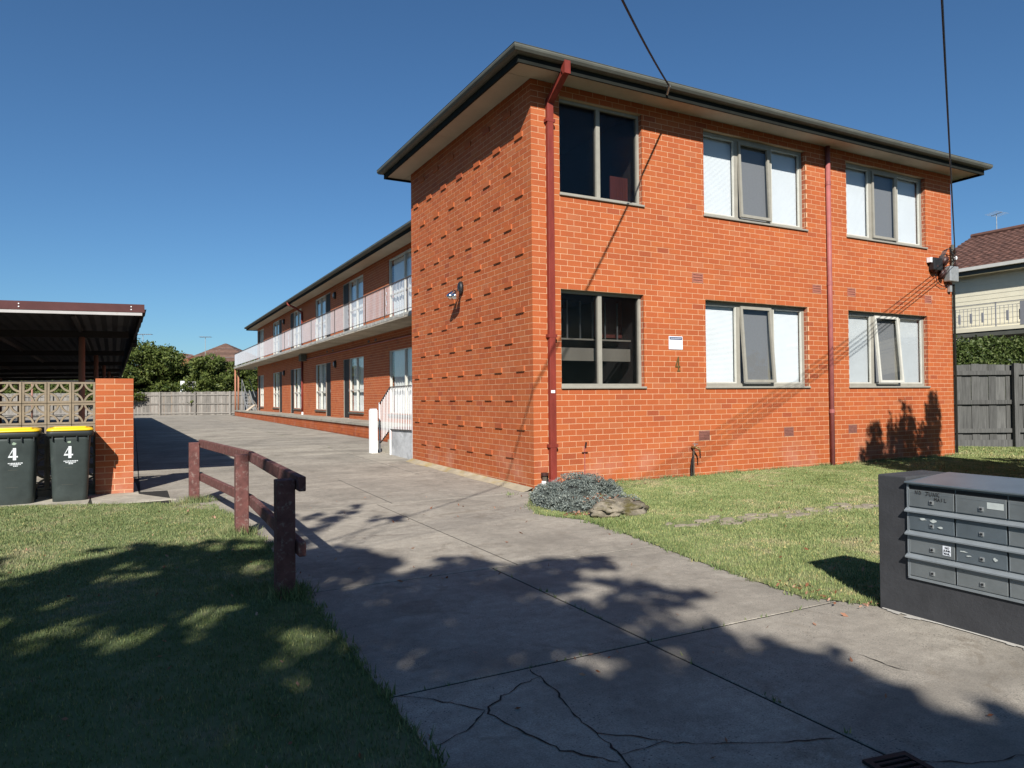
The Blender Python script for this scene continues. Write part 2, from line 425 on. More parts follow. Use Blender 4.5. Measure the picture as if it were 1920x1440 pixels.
def glass_mat(name, tint=(0.95,0.965,0.96), rib=False, rough=0.02, refl=0.10):
    m, n, l, b = nt(name)
    n.remove(b)
    gl = n.new('ShaderNodeBsdfGlossy'); gl.inputs['Roughness'].default_value = rough; gl.inputs['Color'].default_value = (0.55,0.57,0.58,1) if rib else (0.9,0.93,0.95,1)
    tr = n.new('ShaderNodeBsdfTransparent'); tr.inputs['Color'].default_value = (*tint, 1)
    lwt = n.new('ShaderNodeLayerWeight'); lwt.inputs[0].default_value = 0.5
    pw = n.new('ShaderNodeMath'); pw.operation = 'POWER'; pw.inputs[1].default_value = 4.0; l.new(lwt.outputs['Facing'], pw.inputs[0])
    fr = n.new('ShaderNodeMath'); fr.operation = 'MULTIPLY_ADD'; fr.inputs[1].default_value = 0.9; fr.inputs[2].default_value = 0.05; l.new(pw.outputs[0], fr.inputs[0])
    ms = n.new('ShaderNodeMixShader'); l.new(fr.outputs[0], ms.inputs[0]); l.new(tr.outputs[0], ms.inputs[1]); l.new(gl.outputs[0], ms.inputs[2])
    l.new(ms.outputs[0], n['Material Output'].inputs[0])
    if rib:
        w = n.new('ShaderNodeTexWave'); w.bands_direction = 'X'; w.inputs['Scale'].default_value = 22; l.new(pos(n), w.inputs['Vector'])
        bp = n.new('ShaderNodeBump'); bp.inputs['Strength'].default_value = 0.5; bp.inputs['Distance'].default_value = 0.004
        l.new(w.outputs[0], bp.inputs['Height']); l.new(bp.outputs[0], gl.inputs['Normal'])
        r = ramp(n, [(0.0, tuple(c*0.45 for c in tint)), (1.0, tint)]); l.new(w.outputs[0], r.inputs[0]); l.new(r.outputs[0], tr.inputs['Color'])
    return m
GLASS = glass_mat('window_glass')
RIBG = glass_mat('ribbed_glass', (0.62,0.62,0.63), True, 0.12)

# ------------------------------------------------------------------ ground
def gz(y):
    if y < 0: return 0.0
    if y < 10: return 0.012*y
    return 0.12 + 0.0022*(y-10)

gm = MB(); S = 900
gm.add([(-S,-S,-0.06),(S,-S,-0.06),(S,S,-0.06),(-S,S,-0.06)], [(0,1,2,3)])
struct(gm.build('ground', EARTH))

dr = struct(MB().add([(-13,-14,-0.0035),(2.2,-14,-0.0035),(2.2,0,-0.0035),(-13,0,-0.0035),(2.2,10,0.1165),(-13,10,0.1165),(2.2,60,0.2265),(-13,60,0.2265)],
                     [(0,1,2,3),(3,2,4,5),(5,4,6,7)]).build('driveway', CRACK))
def slab(poly, mat=CONC, lift=0.0, name='slab'):
    """a cast concrete panel following the slope, with a 25 mm edge"""
    n = len(poly); m = MB()
    c = Vector((sum(p[0] for p in poly)/n, sum(p[1] for p in poly)/n))
    top = [(p[0], p[1], gz(p[1])+lift) for p in poly]
    out = []
    for p in poly:                    # arrised edge
        d = (c-Vector(p[:2])).normalized()*0.004
        out.append((p[0]+d.x, p[1]+d.y, gz(p[1])+lift))
    low = [(p[0], p[1], gz(p[1])+lift-0.004) for p in poly]
    bot = [(p[0], p[1], gz(p[1])+lift-0.03) for p in poly]
    fs = [tuple(range(n))]
    for i in range(n):
        j = (i+1) % n
        fs += [(n+i, n+j, j, i), (2*n+i, 2*n+j, n+j, n+i)]
    m.add(out+low+bot, fs, random.random())
    return m.build(name, mat, dr)
def rect(x0, x1, y0, y1, g=0.008):
    ys = [y0+g] + [k for k in (0.0, 10.0) if y0+g < k < y1-g] + [y1-g]
    return [(x0+g, y) for y in ys][::-1] + [(x1-g, y) for y in ys] if False else [(x0+g, ys[0])] + [(x1-g, y) for y in ys] + [(x0+g, y) for y in ys[:0:-1]]
for r in ((-4.1,-2.55,-10.5,-7.72),(-2.55,-0.62,-10.5,-7.72),(-4.1,-2.55,-7.72,-5.68),(-2.55,-0.62,-7.72,-5.68),
          (-4.1,-2.53,-5.68,-3.74),(-2.53,-0.62,-5.68,-3.74),(-4.3,-2.3,-3.74,0),(-2.3,0.0,-3.74,0),
          (-4.6,-2.1,0,2.75),(-2.1,0.0,0,2.75),(-4.95,-0.7,2.75,7.4),(-0.7,1.15,4.97,7.4),(-0.7,0.0,2.75,4.97)):
    slab(rect(*r))
ys = [7.4, 10.0, 14.2, 18.4, 22.6, 28.0, 33.4, 38.8, 44.2, 49.6]
for a, b_ in zip(ys[:-1], ys[1:]):
    for x0, x1 in ((-13,-9),(-9,-4.95),(-4.95,-0.7),(-0.7,1.2)):
        slab(rect(x0, x1, a, b_))
for x0, x1 in ((-13,-9),(-9,-4.95)):
    slab(rect(x0, x1, 4.6, 7.4))
# paler concrete apron the bins stand on (skewed to the block)
CA, SA = 1.0, 0.0
PA = Vector((-5.03, 2.71, 0)); DD = Vector((-CA, SA, 0)); NN = Vector((SA, CA, 0))
def scr(s, off, z=0): return PA + DD*s + NN*off + Vector((0,0,z))
def skew(s0, s1, o0, o1, g=0.008):
    return [tuple(scr(s1-g,o0+g)[:2]), tuple(scr(s0+g,o0+g)[:2]), tuple(scr(s0+g,o1-g)[:2]), tuple(scr(s1-g,o1-g)[:2])]
slab([(-4.52,1.72)]+[tuple(scr(0.52,-1.3)[:2]), tuple(scr(0.52,0.9)[:2]), tuple(scr(-0.25,0.9)[:2])][:0]+[(-4.96,2.5),(-5.0,3.9),tuple(scr(0.6,0.85)[:2]),tuple(scr(0.45,-1.05)[:2])][::1], CONC2, 0.004)
for s0 in (0.48, 2.0, 3.5):
    slab(skew(s0+0.03, s0+1.5, -1.02, 0.8), CONC2, 0.004)

# cracks in the near slabs: recessed-looking dirt-filled ribbons with wandering edges
def crack(pts, w=0.009, seed=0):
    rnd = random.Random(seed); P_ = []
    for (x0, y0), (x1, y1) in zip(pts[:-1], pts[1:]):
        n_ = max(3, int(math.hypot(x1-x0, y1-y0)/0.035))
        for i in range(n_):
            t = i/n_; P_.append((x0+(x1-x0)*t+rnd.gauss(0,0.006), y0+(y1-y0)*t+rnd.gauss(0,0.006)))
    P_.append(pts[-1])
    m = MB(); vs = []; N = len(P_)
    for i, p in enumerate(P_):
        a = Vector(P_[max(0,i-1)]); b = Vector(P_[min(N-1,i+1)]); d = (b-a).normalized(); nrm = Vector((-d.y,d.x))
        ww = w*0.55*rnd.uniform(0.3,1.5)*(0.3 if i in (0,N-1) else 1)
        for s in (1,-1): q = Vector(p)+nrm*ww*0.5*s; vs.append((q.x,q.y,0.003))
    m.add(vs, [(2*i,2*i+1,2*i+3,2*i+2) for i in range(N-1)], 0.5)
    return m.build('crack', CRACK, dr)
for k, (pts, w) in enumerate((
    ([(-3.309,-5.70),(-3.307,-5.809),(-3.503,-5.877),(-3.697,-6.017),(-3.671,-6.193),(-3.627,-6.364),(-3.589,-6.47),(-3.455,-6.649)], 0.013),
    ([(-3.307,-5.809),(-3.328,-6.023),(-3.388,-6.211),(-3.397,-6.421),(-3.306,-6.499),(-3.208,-6.588)], 0.013),
    ([(-3.99,-5.69),(-3.923,-5.72),(-3.847,-5.801),(-3.697,-6.017)], 0.010),
    ([(-3.397,-6.421),(-3.412,-6.518),(-3.426,-6.61),(-3.45,-6.8),(-3.5,-7.05)], 0.016),
    ([(-3.426,-6.61),(-3.316,-6.606),(-3.223,-6.606),(-3.175,-6.636),(-2.918,-6.779),(-2.723,-6.869),(-2.56,-6.93)], 0.010),
    ([(-1.712,-6.35),(-1.731,-6.529),(-1.701,-6.635)], 0.012),
    ([(-2.54,-7.15),(-2.297,-7.297),(-2.107,-7.336),(-1.8,-7.42),(-1.5,-7.4)], 0.010),
    ([(-3.7,-6.02),(-3.85,-6.15),(-4.0,-6.2)], 0.012),
    ([(-1.95,2.2),(-2.05,0.8),(-2.142,0.1)], 0.006))):
    crack(pts, w, k)
# trapped-dirt fillet with yellow lichen along the side wall
fl = MB(); rnd = random.Random(3); row = []
for i in range(34):
    y = 0.02 + i*0.15; w = 0.17+0.012*math.sin(i*0.7)+rnd.uniform(-0.008,0.008); z = gz(y)
    row.append([(-0.004,y,z+0.052),(-0.05,y,z+0.036+rnd.uniform(-.004,.004)),(-w*0.6,y,z+0.014),(-w,y,z+0.0015)])
vs = [p for r in row for p in r]; fs = []
for i in range(33):
    for k in range(3):
        a = i*4+k; fs.append((a+1,a,a+4,a+5))
fl.add(vs, fs); fl.build('lichen_fillet', LICHEN, dr, True)
g = thing('drain_grate', 'dark iron drain grate set in the shaded concrete drive', 'drain grate', (-2.49,-7.12,0.004), math.radians(-10))
m = MB()
for a in ((-0.2,0.0,-0.025,0.0),(-0.2,0.0,-0.325,-0.3),(-0.2,-0.175,-0.3,-0.025),(-0.025,0.0,-0.3,-0.025)): m.box(a[0],a[1],a[2],a[3],0,0.012)
m.build('grate_frame', GRATE, g)
for i in range(9): MB().box(-0.172,-0.028,-0.295+i*0.031,-0.282+i*0.031,0,0.010).build('grate_bar', GRATE, g)

# ------------------------------------------------------------------ lawns
LEFT_LAWN = [(-4.06,-10),(-4.05,-6.2),(-4.03,-5.6),(-4.01,-4.8),(-4.0,-3.6),(-3.95,-1.85),(-3.97,-1.33),(-4.05,0.0),(-4.16,0.9),(-4.46,1.32),(-5.3,1.70),(-6.5,2.12),(-9,3.3),(-12,4.6),(-12,-10)]
RIGHT_LAWN = [(-0.86,-5.89),(-1.10,-5.5),(-1.05,-4.97),(-0.98,-4.33),(-0.82,-3.41),(-0.70,-2.31),(-0.93,-1.75),(-0.80,-1.3),(-0.35,-0.55),(-0.05,-0.12),(0.02,-0.01),(10.18,-0.01),(10.20,6),(16,-1.0),(16,-10),(-0.86,-10)]
def in_poly(px, py, poly):
    inside = np.zeros(len(px), bool); n = len(poly)
    for i in range(n):
        x0, y0 = poly[i]; x1, y1 = poly[(i+1) % n]
        c = ((y0 > py) != (y1 > py))
        with np.errstate(divide='ignore', invalid='ignore'):
            xi = (x1-x0)*(py-y0)/(y1-y0)+x0
        inside ^= c & (px < xi)
    return inside
def lawn_z(x, y, right):
    if right:
        return 0.012 + 0.035*np.clip((x+0.9)/2.5, 0, 1) + 0.008*np.sin(x*1.7+y*0.9)*np.clip((x+0.9)/1.0,0,1)
    return 0.016 + 0.012*np.clip((-4-x)/1.0, 0, 1) + 0.006*np.sin(x*2.1+y*1.3)
def lawn(poly, right, name):
    m = MB(); n = len(poly)
    import mathutils.geometry as mg
    # triangulated grid clipped to the polygon: outline ring + fine inner grid
    xs = [p[0] for p in poly]; ysl = [p[1] for p in poly]
    step = 0.4; pts = [Vector(p) for p in poly]; edges = []
    gx, gy = np.meshgrid(np.arange(min(xs)+0.2, max(xs), step), np.arange(min(ysl)+0.2, max(ysl), step))
    gx = gx.ravel(); gy = gy.ravel(); ok = in_poly(gx, gy, poly)
    pts += [Vector((a, b)) for a, b in zip(gx[ok], gy[ok])]
    edges = [(i, (i+1) % n) for i in range(n)]
    vo, eo, fo, *_ = mg.delaunay_2d_cdt(pts, edges, [], 1, 1e-5)
    vs = [(v.x, v.y, float(lawn_z(np.array(v.x), np.array(v.y), right)) - 0.006) for v in vo]
    m.add(vs, [tuple(f) for f in fo])
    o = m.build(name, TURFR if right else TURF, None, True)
    return struct(o)
lawn(LEFT_LAWN, False, 'lawn_left'); lawn(RIGHT_LAWN, True, 'lawn_right')

def bare(x, y):
    """worn strip of path crossing the right lawn"""
    return (np.abs(y+3.25+0.12*(x-0.8)) < 0.16+0.05*np.sin(x*5)) & (x > -0.3) & (x < 3.0)
def blades(poly, right, n, box, hgt, name, label, wid=0.0075, near=None, edge=False):
    x = RNG.uniform(box[0], box[1], n); y = RNG.uniform(box[2], box[3], n)
    ok = in_poly(x, y, poly)
    if right: ok &= ~(bare(x, y) & (RNG.random(n) < 0.8))
    x, y = x[ok], y[ok]
    N = len(x); z = lawn_z(x, y, right)
    d = np.hypot(x-CAM.x, y-CAM.y)
    patch = 0.85+0.32*np.sin(x*3.1+1.3*np.sin(y*2.3))*np.sin(y*2.7+x)
    h = hgt*RNG.uniform(0.5, 1.35, N)*patch
    w = wid*RNG.uniform(0.6, 1.4, N)*np.clip(d/6, 0.8, 2.2)
    a = RNG.uniform(0, 2*np.pi, N); ln = RNG.uniform(0.1, 0.9, N)*h
    la = RNG.uniform(0, 2*np.pi, N)
    V = np.zeros((N, 3, 3))
    V[:,0] = np.stack([x-np.cos(a)*w/2, y-np.sin(a)*w/2, z-0.008], 1)
    V[:,1] = np.stack([x+np.cos(a)*w/2, y+np.sin(a)*w/2, z-0.008], 1)
    V[:,2] = np.stack([x+np.cos(la)*ln, y+np.sin(la)*ln, z+h], 1)
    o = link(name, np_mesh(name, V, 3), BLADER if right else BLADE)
    stuff(o); tag(o, label, 'grass')
    return o
blades(LEFT_LAWN, False, 380000, (-10,-3.9,-8.5,3.6), 0.015, 'grass', 'short mown grass left of the drive behind the timber rail')
blades(RIGHT_LAWN, True, 590000, (-1.2,10.2,-9.0,0.02), 0.016, 'grass', 'short mown grass in front of the brick flats')
blades(RIGHT_LAWN, True, 60000, (10.1,15,-5,3.5), 0.04, 'grass', 'grass beyond the right corner of the flats by the fence', 0.012)
# shaggy edge and tufts
def tufts(spots, name, label, h=0.075, spread=0.06, n=38):
    V = []
    for (cx, cy, cz, k) in spots:
        for _ in range(int(n*k)):
            x = cx+random.gauss(0, spread*k); y = cy+random.gauss(0, spread*k); hh = h*random.uniform(0.4,1.2)*k**0.5
            a = random.uniform(0,6.28); w = random.uniform(0.003,0.006); la = random.uniform(0,6.28); ln = hh*random.uniform(0.2,0.9)
            V.append([(x-math.cos(a)*w,y-math.sin(a)*w,cz-0.01),(x+math.cos(a)*w,y+math.sin(a)*w,cz-0.01),(x+math.cos(la)*ln,y+math.sin(la)*ln,cz+hh)])
    o = link(name, np_mesh(name, np.array(V), 3), BLADE)
    tag(stuff(o), label, 'grass')
sp = []
for poly, right in ((RIGHT_LAWN[:11], True), (LEFT_LAWN[:12], False)):
    for (x0,y0), (x1,y1) in zip(poly[:-1], poly[1:]):
        k_ = int(math.hypot(x1-x0,y1-y0)/0.055)
        for i in range(k_):
            t = i/k_; sp.append((x0+(x1-x0)*t+random.gauss(0,0.02), y0+(y1-y0)*t+random.gauss(0,0.02), 0.012, random.uniform(0.35,0.75)))
tufts(sp, 'grass_edge', 'shaggy grass edge spilling over the drive concrete', 0.05, 0.035, 26)
sp = [(-2.53+random.gauss(0,0.012), random.uniform(-7.5,-3.8), 0.006, random.uniform(0.06,0.2)) for _ in range(26)]+[(random.uniform(-4,-0.9), -5.68+random.gauss(0,0.01), 0.006, random.uniform(0.06,0.2)) for _ in range(18)]+[(-0.7+random.gauss(0,0.02), random.uniform(7.5,25), 0.13, random.uniform(0.1,0.4)) for _ in range(20)]
tufts(sp, 'joint_weeds', 'tiny weeds growing in the joints of the drive', 0.05, 0.03, 26)
sp = [(random.uniform(-0.6,9), random.uniform(-6.5,-0.3), 0.045, random.uniform(0.3,0.8)) for _ in range(150)]+[(random.uniform(-9,-4.2), random.uniform(-7.5,1.5), 0.02, random.uniform(0.3,0.8)) for _ in range(170)]
tufts(sp, 'lawn_weeds', 'coarser weed clumps dotted through the lawns', 0.045, 0.07, 40)
sp = [(random.uniform(1.2,10.1), random.uniform(-0.07,-0.015), 0.05, random.uniform(0.4,0.9)) for _ in range(150)]
tufts(sp, 'grass_fringe', 'longer grass fringe along the foot of the brick wall', 0.07, 0.05, 26)
sp = [(-4.12+random.gauss(0,0.09), -1.28+random.gauss(0,0.09), 0.02, 0.9) for _ in range(16)]+[(-4.33+random.gauss(0,0.1), 1.36+random.gauss(0,0.08), 0.02, 0.9) for _ in range(16)]+[(-4.12+random.gauss(0,0.08), -3.76+random.gauss(0,0.08), 0.02, 0.9) for _ in range(10)]
tufts(sp, 'grass_tuft', 'long grass tufts round the feet of the rail posts', 0.10, 0.05, 34)
# worn path: half buried flat stones
m = MB()
for i in range(60):
    x = random.uniform(-0.2,2.6); y = -3.25-0.12*(x-0.8)+random.gauss(0,0.11); r = random.uniform(0.02,0.075)
    k = random.randint(5,7); a0 = random.random()*6
    m.prism([(x+math.cos(a0+6.283*j/k)*r*random.uniform(.6,1.3)*1.5, y+math.sin(a0+6.283*j/k)*r*random.uniform(.5,1)) for j in range(k)], 0.010, 0.008+float(lawn_z(np.array(x),np.array(y),True))+random.uniform(-0.010,0.006))
o = m.build('worn_path_stones', simple('worn_path', (0.27,0.23,0.17), 0.95, 0.4, 14, bmp=0.6)); stuff(o); tag(o, 'broken pale paving showing through the worn strip of lawn', 'paving')

# ------------------------------------------------------------------ brickwork
C = 0.086
def course_bricks(U, c, parity_full, j0=None):
    """intervals along a wall for course c"""
    joints = []
    first = (0.24 if parity_full else 0.12) if j0 is None else j0
    x = first
    while x < U-0.03: joints.append(x); x += 0.24
    edges = [0.0]+joints+[U]
    return [(edges[i]+(0.0042 if i else 0), edges[i+1]-(0.0042 if i < len(edges)-2 else 0)) for i in range(len(edges)-1)]
def cut(iv, holes):
    out = [iv]
    for a, b in holes:
        nx = []
        for p, q in out:
            if b <= p or a >= q: nx.append((p,q)); continue
            if a-p > 0.03: nx.append((p,a))
            if q-b > 0.03: nx.append((b,q))
        out = nx
    return out
class Wall:
    """a brick skin on the plane through o along u, facing n"""
    def __init__(s, o, u, n, U, z0, z1, holes, thick=0.165):
        s.o = Vector(o); s.u = Vector(u); s.n = Vector(n); s.U = U; s.z0 = z0; s.z1 = z1; s.holes = holes; s.thick = thick
    def P(s, u, d, z): return s.o + s.u*u + s.n*d + Vector((0,0,z))
    def core(s, mb, rec=0.0016):
        us = sorted({0, s.U, *[h[0] for h in s.holes], *[h[1] for h in s.holes]})
        zs = sorted({s.z0, s.z1, *[h[2] for h in s.holes], *[h[3] for h in s.holes]})
        for a, b in zip(us[:-1], us[1:]):
            for c, d in zip(zs[:-1], zs[1:]):
                mu, mz = (a+b)/2, (c+d)/2
                if any(h[0] < mu < h[1] and h[2] < mz < h[3] for h in s.holes): continue
                mb.add([s.P(a,-rec,c), s.P(b,-rec,c), s.P(b,-rec,d), s.P(a,-rec,d)], [(0,1,2,3)])
        return mb
    def reveals(s, name):
        for h in s.holes:
            mb = MB()
            if h[4] if len(h) > 4 else True:
                a, b, c, d = h[:4]; t = s.thick
                for q in (((a,c),(a,d)),((b,d),(b,c)),((a,d),(b,d)),((b,c),(a,c))):
                    (u0,z0),(u1,z1) = q
                    mb.add([s.P(u0,-0.008,z0), s.P(u1,-0.008,z1), s.P(u1,-t,z1), s.P(u0,-t,z0)], [(0,1,2,3)])
            if mb.f: mb.build(name, BRICKF, flats)
def brick_box(mb, w, u0, u1, z0, z1, proud=0.0, back=0.012, var=None):
    vs = [w.P(u0,-back,z0), w.P(u1,-back,z0), w.P(u1,-back,z1), w.P(u0,-back,z1), w.P(u0,proud,z0), w.P(u1,proud,z0), w.P(u1,proud,z1), w.P(u0,proud,z1)]
    mb.add(vs, [(4,5,6,7),(0,1,5,4),(1,2,6,5),(2,3,7,6),(3,0,4,7)], random.random() if var is None else var)

flats = thing('apartment_building', 'two-storey orange brick block of flats with long balcony wing', 'apartment building')
WIN = [(0.48,2.0),(3.28,5.73),(6.85,9.3)]
Z_LO, Z_HI = (17*C, 34*C), (50*C, 67*C)
front_holes = [(a, b, *z) for z in (Z_LO, Z_HI) for a, b in WIN]
UPV = [3.0, 5.87, 6.83, 9.22]; LOV = [3.1, 5.08, 6.8]
vent_holes = [(x, x+0.235, 37*C+0.005, 39*C-0.005) for x in UPV]+[(x, x+0.235, 7*C+0.005, 9*C-0.005) for x in LOV]
TOPZ = 5.925; FW = 10.19; SD = 4.975
front = Wall((0,0,0), (1,0,0), (0,-1,0), FW, -0.04, TOPZ, front_holes+[(*h, False) for h in vent_holes])
side = Wall((0,SD,0), (0,-1,0), (-1,0,0), SD, -0.04, TOPZ, [])     # u = SD - y
WX = 2.2; WY0 = SD; WY1 = 40.2
units = [('w',10.2,13.1),('wd',15.95,18.7),('dw',20.7,23.45),('wd',26.45,29.2),('dw',31.6,34.4),('wd',37.75,40.0)]
wing_holes = []
for t, a, b in units:
    for lvl, (fl_, top) in enumerate(((0.57,2.87),(3.60,5.77))):
        sill = fl_+0.26
        if t == 'w': wing_holes.append((a, b, sill, top, 'w', lvl))
        elif t == 'wd': wing_holes += [(a, b-0.86, sill, top, 'w', lvl), (b-0.84, b, fl_+0.02, top, 'd', lvl)]
        else: wing_holes += [(a, a+0.84, fl_+0.02, top, 'd', lvl), (a+0.86, b, sill, top, 'w', lvl)]
# wing wall u measured from far end so that the outward normal is -x
wing = Wall((WX,WY1,0), (0,-1,0), (-1,0,0), WY1-WY0, 0.5, TOPZ, [(WY1-h[1], WY1-h[0], h[2], h[3]) for h in wing_holes])

fw = front.core(MB()).build('front_wall', MORTAR, flats); front.reveals('window_reveal')
sw = side.core(MB()).build('side_wall', MORTAR, flats)
ww = wing.core(MB()).build('wing_wall', MORTAR, flats); wing.reveals('opening_reveal')
# remaining walls of the block (not seen from the street): back of stair block, right side, rear
bw = MB()
bw.add([(0.006,SD-0.007,-0.04),(WX,SD-0.007,-0.04),(WX,SD-0.007,TOPZ),(0.006,SD-0.007,TOPZ)], [(3,2,1,0)])
bw.add([(FW-0.007,0.004,-0.04),(FW-0.007,WY1,-0.04),(FW-0.007,WY1,TOPZ),(FW-0.007,0.004,TOPZ)], [(0,1,2,3)])
bw.add([(FW-0.007,WY1-0.002,-0.04),(WX+0.01,WY1-0.002,-0.04),(WX+0.01,WY1-0.002,TOPZ),(FW-0.007,WY1-0.002,TOPZ)], [(0,1,2,3)])
bw.build('rear_wall', BRICKF, flats)

cand = []      # (apparent size, wall, parent, u0,u1,z0,z1,proud)
far = MB(); farw = MB()
def sub_holes(w, z): return [(h[0], h[1]) for h in w.holes if h[2]-0.01 < z < h[3]+0.001]
def apparent(w, u0, u1, z0, z1):
    p = w.P((u0+u1)/2, 0, (z0+z1)/2); d = p-CAM; r = d.length
    return (u1-u0)*(z1-z0)*abs(d.normalized().dot(w.n))/r**2
for c in range(69):
    z0 = c*C+0.0042; z1 = min((c+1)*C-0.0042, TOPZ)
    if z1-z0 < 0.02: continue
    zm = (z0+z1)/2
    for iv in course_bricks(FW, c, c % 2 == 1):
        for p, q in cut(iv, sub_holes(front, zm)):
            cand.append((apparent(front,p,q,z0,z1), 0, p, q, z0, z1, max(-0.0005,random.gauss(0,0.0006))))
    for a, b in course_bricks(SD, c, False, 0.235 if c % 2 == 0 else 0.115):   # measured from the corner
        proud = max(-0.0005,random.gauss(0,0.0006))
        if c % 5 == 0 and c > 0:
            k = (a - (0.24 if c % 2 == 0 else 0.60))/0.72
            if abs(k-round(k)) < 0.03 and a > 0.2 and b < SD-0.1: proud = 0.021
        u0, u1 = SD-b, SD-a
        s_ = apparent(side,u0,u1,z0,z1)
        cand.append((s_*(3 if proud > 0.01 else 1), 1, u0, u1, z0, z1, proud))
cand.sort(key=lambda t: -t[0])
shared = {}
for i, (s_, w_, u0, u1, z0, z1, proud) in enumerate(cand):
    w = (front, side)[w_]
    if i < 300:
        ln = round(u1-u0, 3); pr = 0.021 if proud > 0.01 else 0.0; key = (w_, ln, pr)
        if key not in shared:
            mb = MB(); h = 0.0388
            def pt(u, d, z): return w.u*u + w.n*d + Vector((0,0,z))
            vs = [pt(-ln/2,-0.012,-h), pt(ln/2,-0.012,-h), pt(ln/2,-0.012,h), pt(-ln/2,-0.012,h), pt(-ln/2,pr,-h), pt(ln/2,pr,-h), pt(ln/2,pr,h), pt(-ln/2,pr,h)]
            mb.add(vs, [(4,5,6,7),(0,1,5,4),(1,2,6,5),(2,3,7,6),(3,0,4,7)], 0.0)
            shared[key] = mb.mesh('brick'); shared[key].materials.append(BRICK)
        o = link('brick', shared[key], None, (fw, sw)[w_])
        o.location = w.P((u0+u1)/2, proud if pr == 0 else 0, (z0+z1)/2)
    else:
        brick_box(far, w, u0, u1, z0, z1, proud)
stuff(far.build('brickwork', BRICK, flats))
for c in range(6, 69):
    z0 = c*C+0.0042; z1 = min((c+1)*C-0.0042, TOPZ); zm = (z0+z1)/2
    if z1-z0 < 0.02: continue
    for iv in course_bricks(WY1-WY0, c, c % 2 == 1):
        for p, q in cut(iv, sub_holes(wing, zm)): brick_box(farw, wing, p, q, z0, z1, max(-0.0005,random.gauss(0,0.0006)))
stuff(farw.build('wing_brickwork', BRICK, flats))

# terracotta air vents
for h in vent_holes:
    up = h[2] > 2
    a, b, z0, z1 = h
    fr = MB()
    fr.box(a,b,0.004,0.03,z0,z1)
    if up:
        for k in (0,1,2,3): fr.box(a+0.004,b-0.004,-0.004,0.006,z0+0.004+k*0.043,z0+0.026+k*0.043)
        fr.box(a,a+0.02,-0.005,0.006,z0,z1); fr.box(b-0.02,b,-0.005,0.006,z0,z1)
    else:
        for k in range(6): fr.box(a+0.004,b-0.004,-0.003,0.006,z0+0.004+k*0.026,z0+0.020+k*0.026)
        fr.box(a,a+0.01,-0.005,0.006,z0,z1); fr.box(b-0.01,b,-0.005,0.006,z0,z1)
    fr.build('air_vent', TERRA if up else VENTD, flats)

# ------------------------------------------------------------------ front windows
def win_label(o, s): o['label'] = s; return o
def frame_rect(mb, a, b, z0, z1, y0, y1, w):
    mb.box(a,a+w,y0,y1,z0,z1); mb.box(b-w,b,y0,y1,z0,z1); mb.box(a+w,b-w,y0,y1,z1-w,z1); mb.box(a+w,b-w,y0,y1,z0,z0+w)
def blind_mesh(mb, a, b, z0, z1, y, pitch=0.021, tilt=0.55):
    z = z0
    while z < z1:
        mb.add([(a,y-0.002,z),(b,y-0.002,z),(b,y+0.0025,z+0.023),(a,y+0.0025,z+0.023)], [(0,1,2,3)])
        z += pitch
def window_three(a, b, z0, z1, open_deg, shabby=False, label=None):
    W = MB(); frame_rect(W, a, b, z0+0.03, z1, 0.085, 0.16, 0.055)
    t = (b-a)/3
    for k in (1,2): W.box(a+t*k-0.04, a+t*k+0.04, 0.09, 0.158, z0+0.085, z1-0.055)
    # inner beads on the fixed lights
    wo = W.build('window', FRAME, flats)
    if label: win_label(wo, label)
    S_ = MB(); S_.box(a-0.02,b+0.03,-0.030,0.09,z0-0.004,z0+0.03); bevel(S_.build('sill', FRAME, wo), 0.006, 1)
    for k in (0,2):
        p, q = a+t*k+(0.055 if k == 0 else 0.04), a+t*(k+1)-(0.055 if k == 2 else 0.04)
        Bd = MB(); frame_rect(Bd, p, q, z0+0.085, z1-0.055, 0.095, 0.125, 0.022); Bd.build('glazing_bead', FRAMEL, wo)
        G_ = MB().add([(p+.02,0.112,z0+.1),(q-.02,0.112,z0+.1),(q-.02,0.112,z1-.07),(p+.02,0.112,z1-.07)], [(0,1,2,3)]); G_.build('pane', GLASS, wo)
        Bl = MB(); blind_mesh(Bl, p+0.004, q-0.004, z0+0.09, z1-0.07, 0.168); Bl.build('blind', BLIND2 if shabby else BLIND, wo)
    bk = MB().box(a+0.03,b-0.03,0.20,0.21,z0+0.03,z1-0.01); bk.build('room_back', BLIND if not shabby else CURT, wo)
    # awning sash hung from the head
    p, q = a+t+0.04, a+2*t-0.04; H = z1-0.06-(z0+0.09); ang = math.radians(open_deg)
    sh = bpy.data.objects.new('sash', None)
    sm = MB(); frame_rect(sm, p, q, -H, 0, -0.02, 0.022, 0.048)
    so_ = sm.build('sash', FRAMEL if shabby else FRAME, wo); so_.location = (0, 0.080, z1-0.058); so_.rotation_euler = (-ang, 0, 0)
    bpy.data.objects.remove(sh)
    sc_ = MB().add([(p+.04,0.0,-H+.04),(q-.04,0.0,-H+.04),(q-.04,0.0,-.04),(p+.04,0.0,-.04)], [(0,1,2,3)]).build('sash_pane', GLASS, wo)
    sc_.location = so_.location; sc_.rotation_euler = so_.rotation_euler
    fs_ = MB().add([(p,0.152,z0+.085),(q,0.152,z0+.085),(q,0.152,z1-.055),(p,0.152,z1-.055)], [(0,1,2,3)]); fs_.build('insect_screen', SCREEN, wo)
    if open_deg > 3:
        MB().bar((p+0.02,0.09,z0+0.10),(p+0.03,0.09-math.sin(ang)*H*0.95,z0+0.11),0.012,0.02).build('stay', BLACK, wo)
    return wo
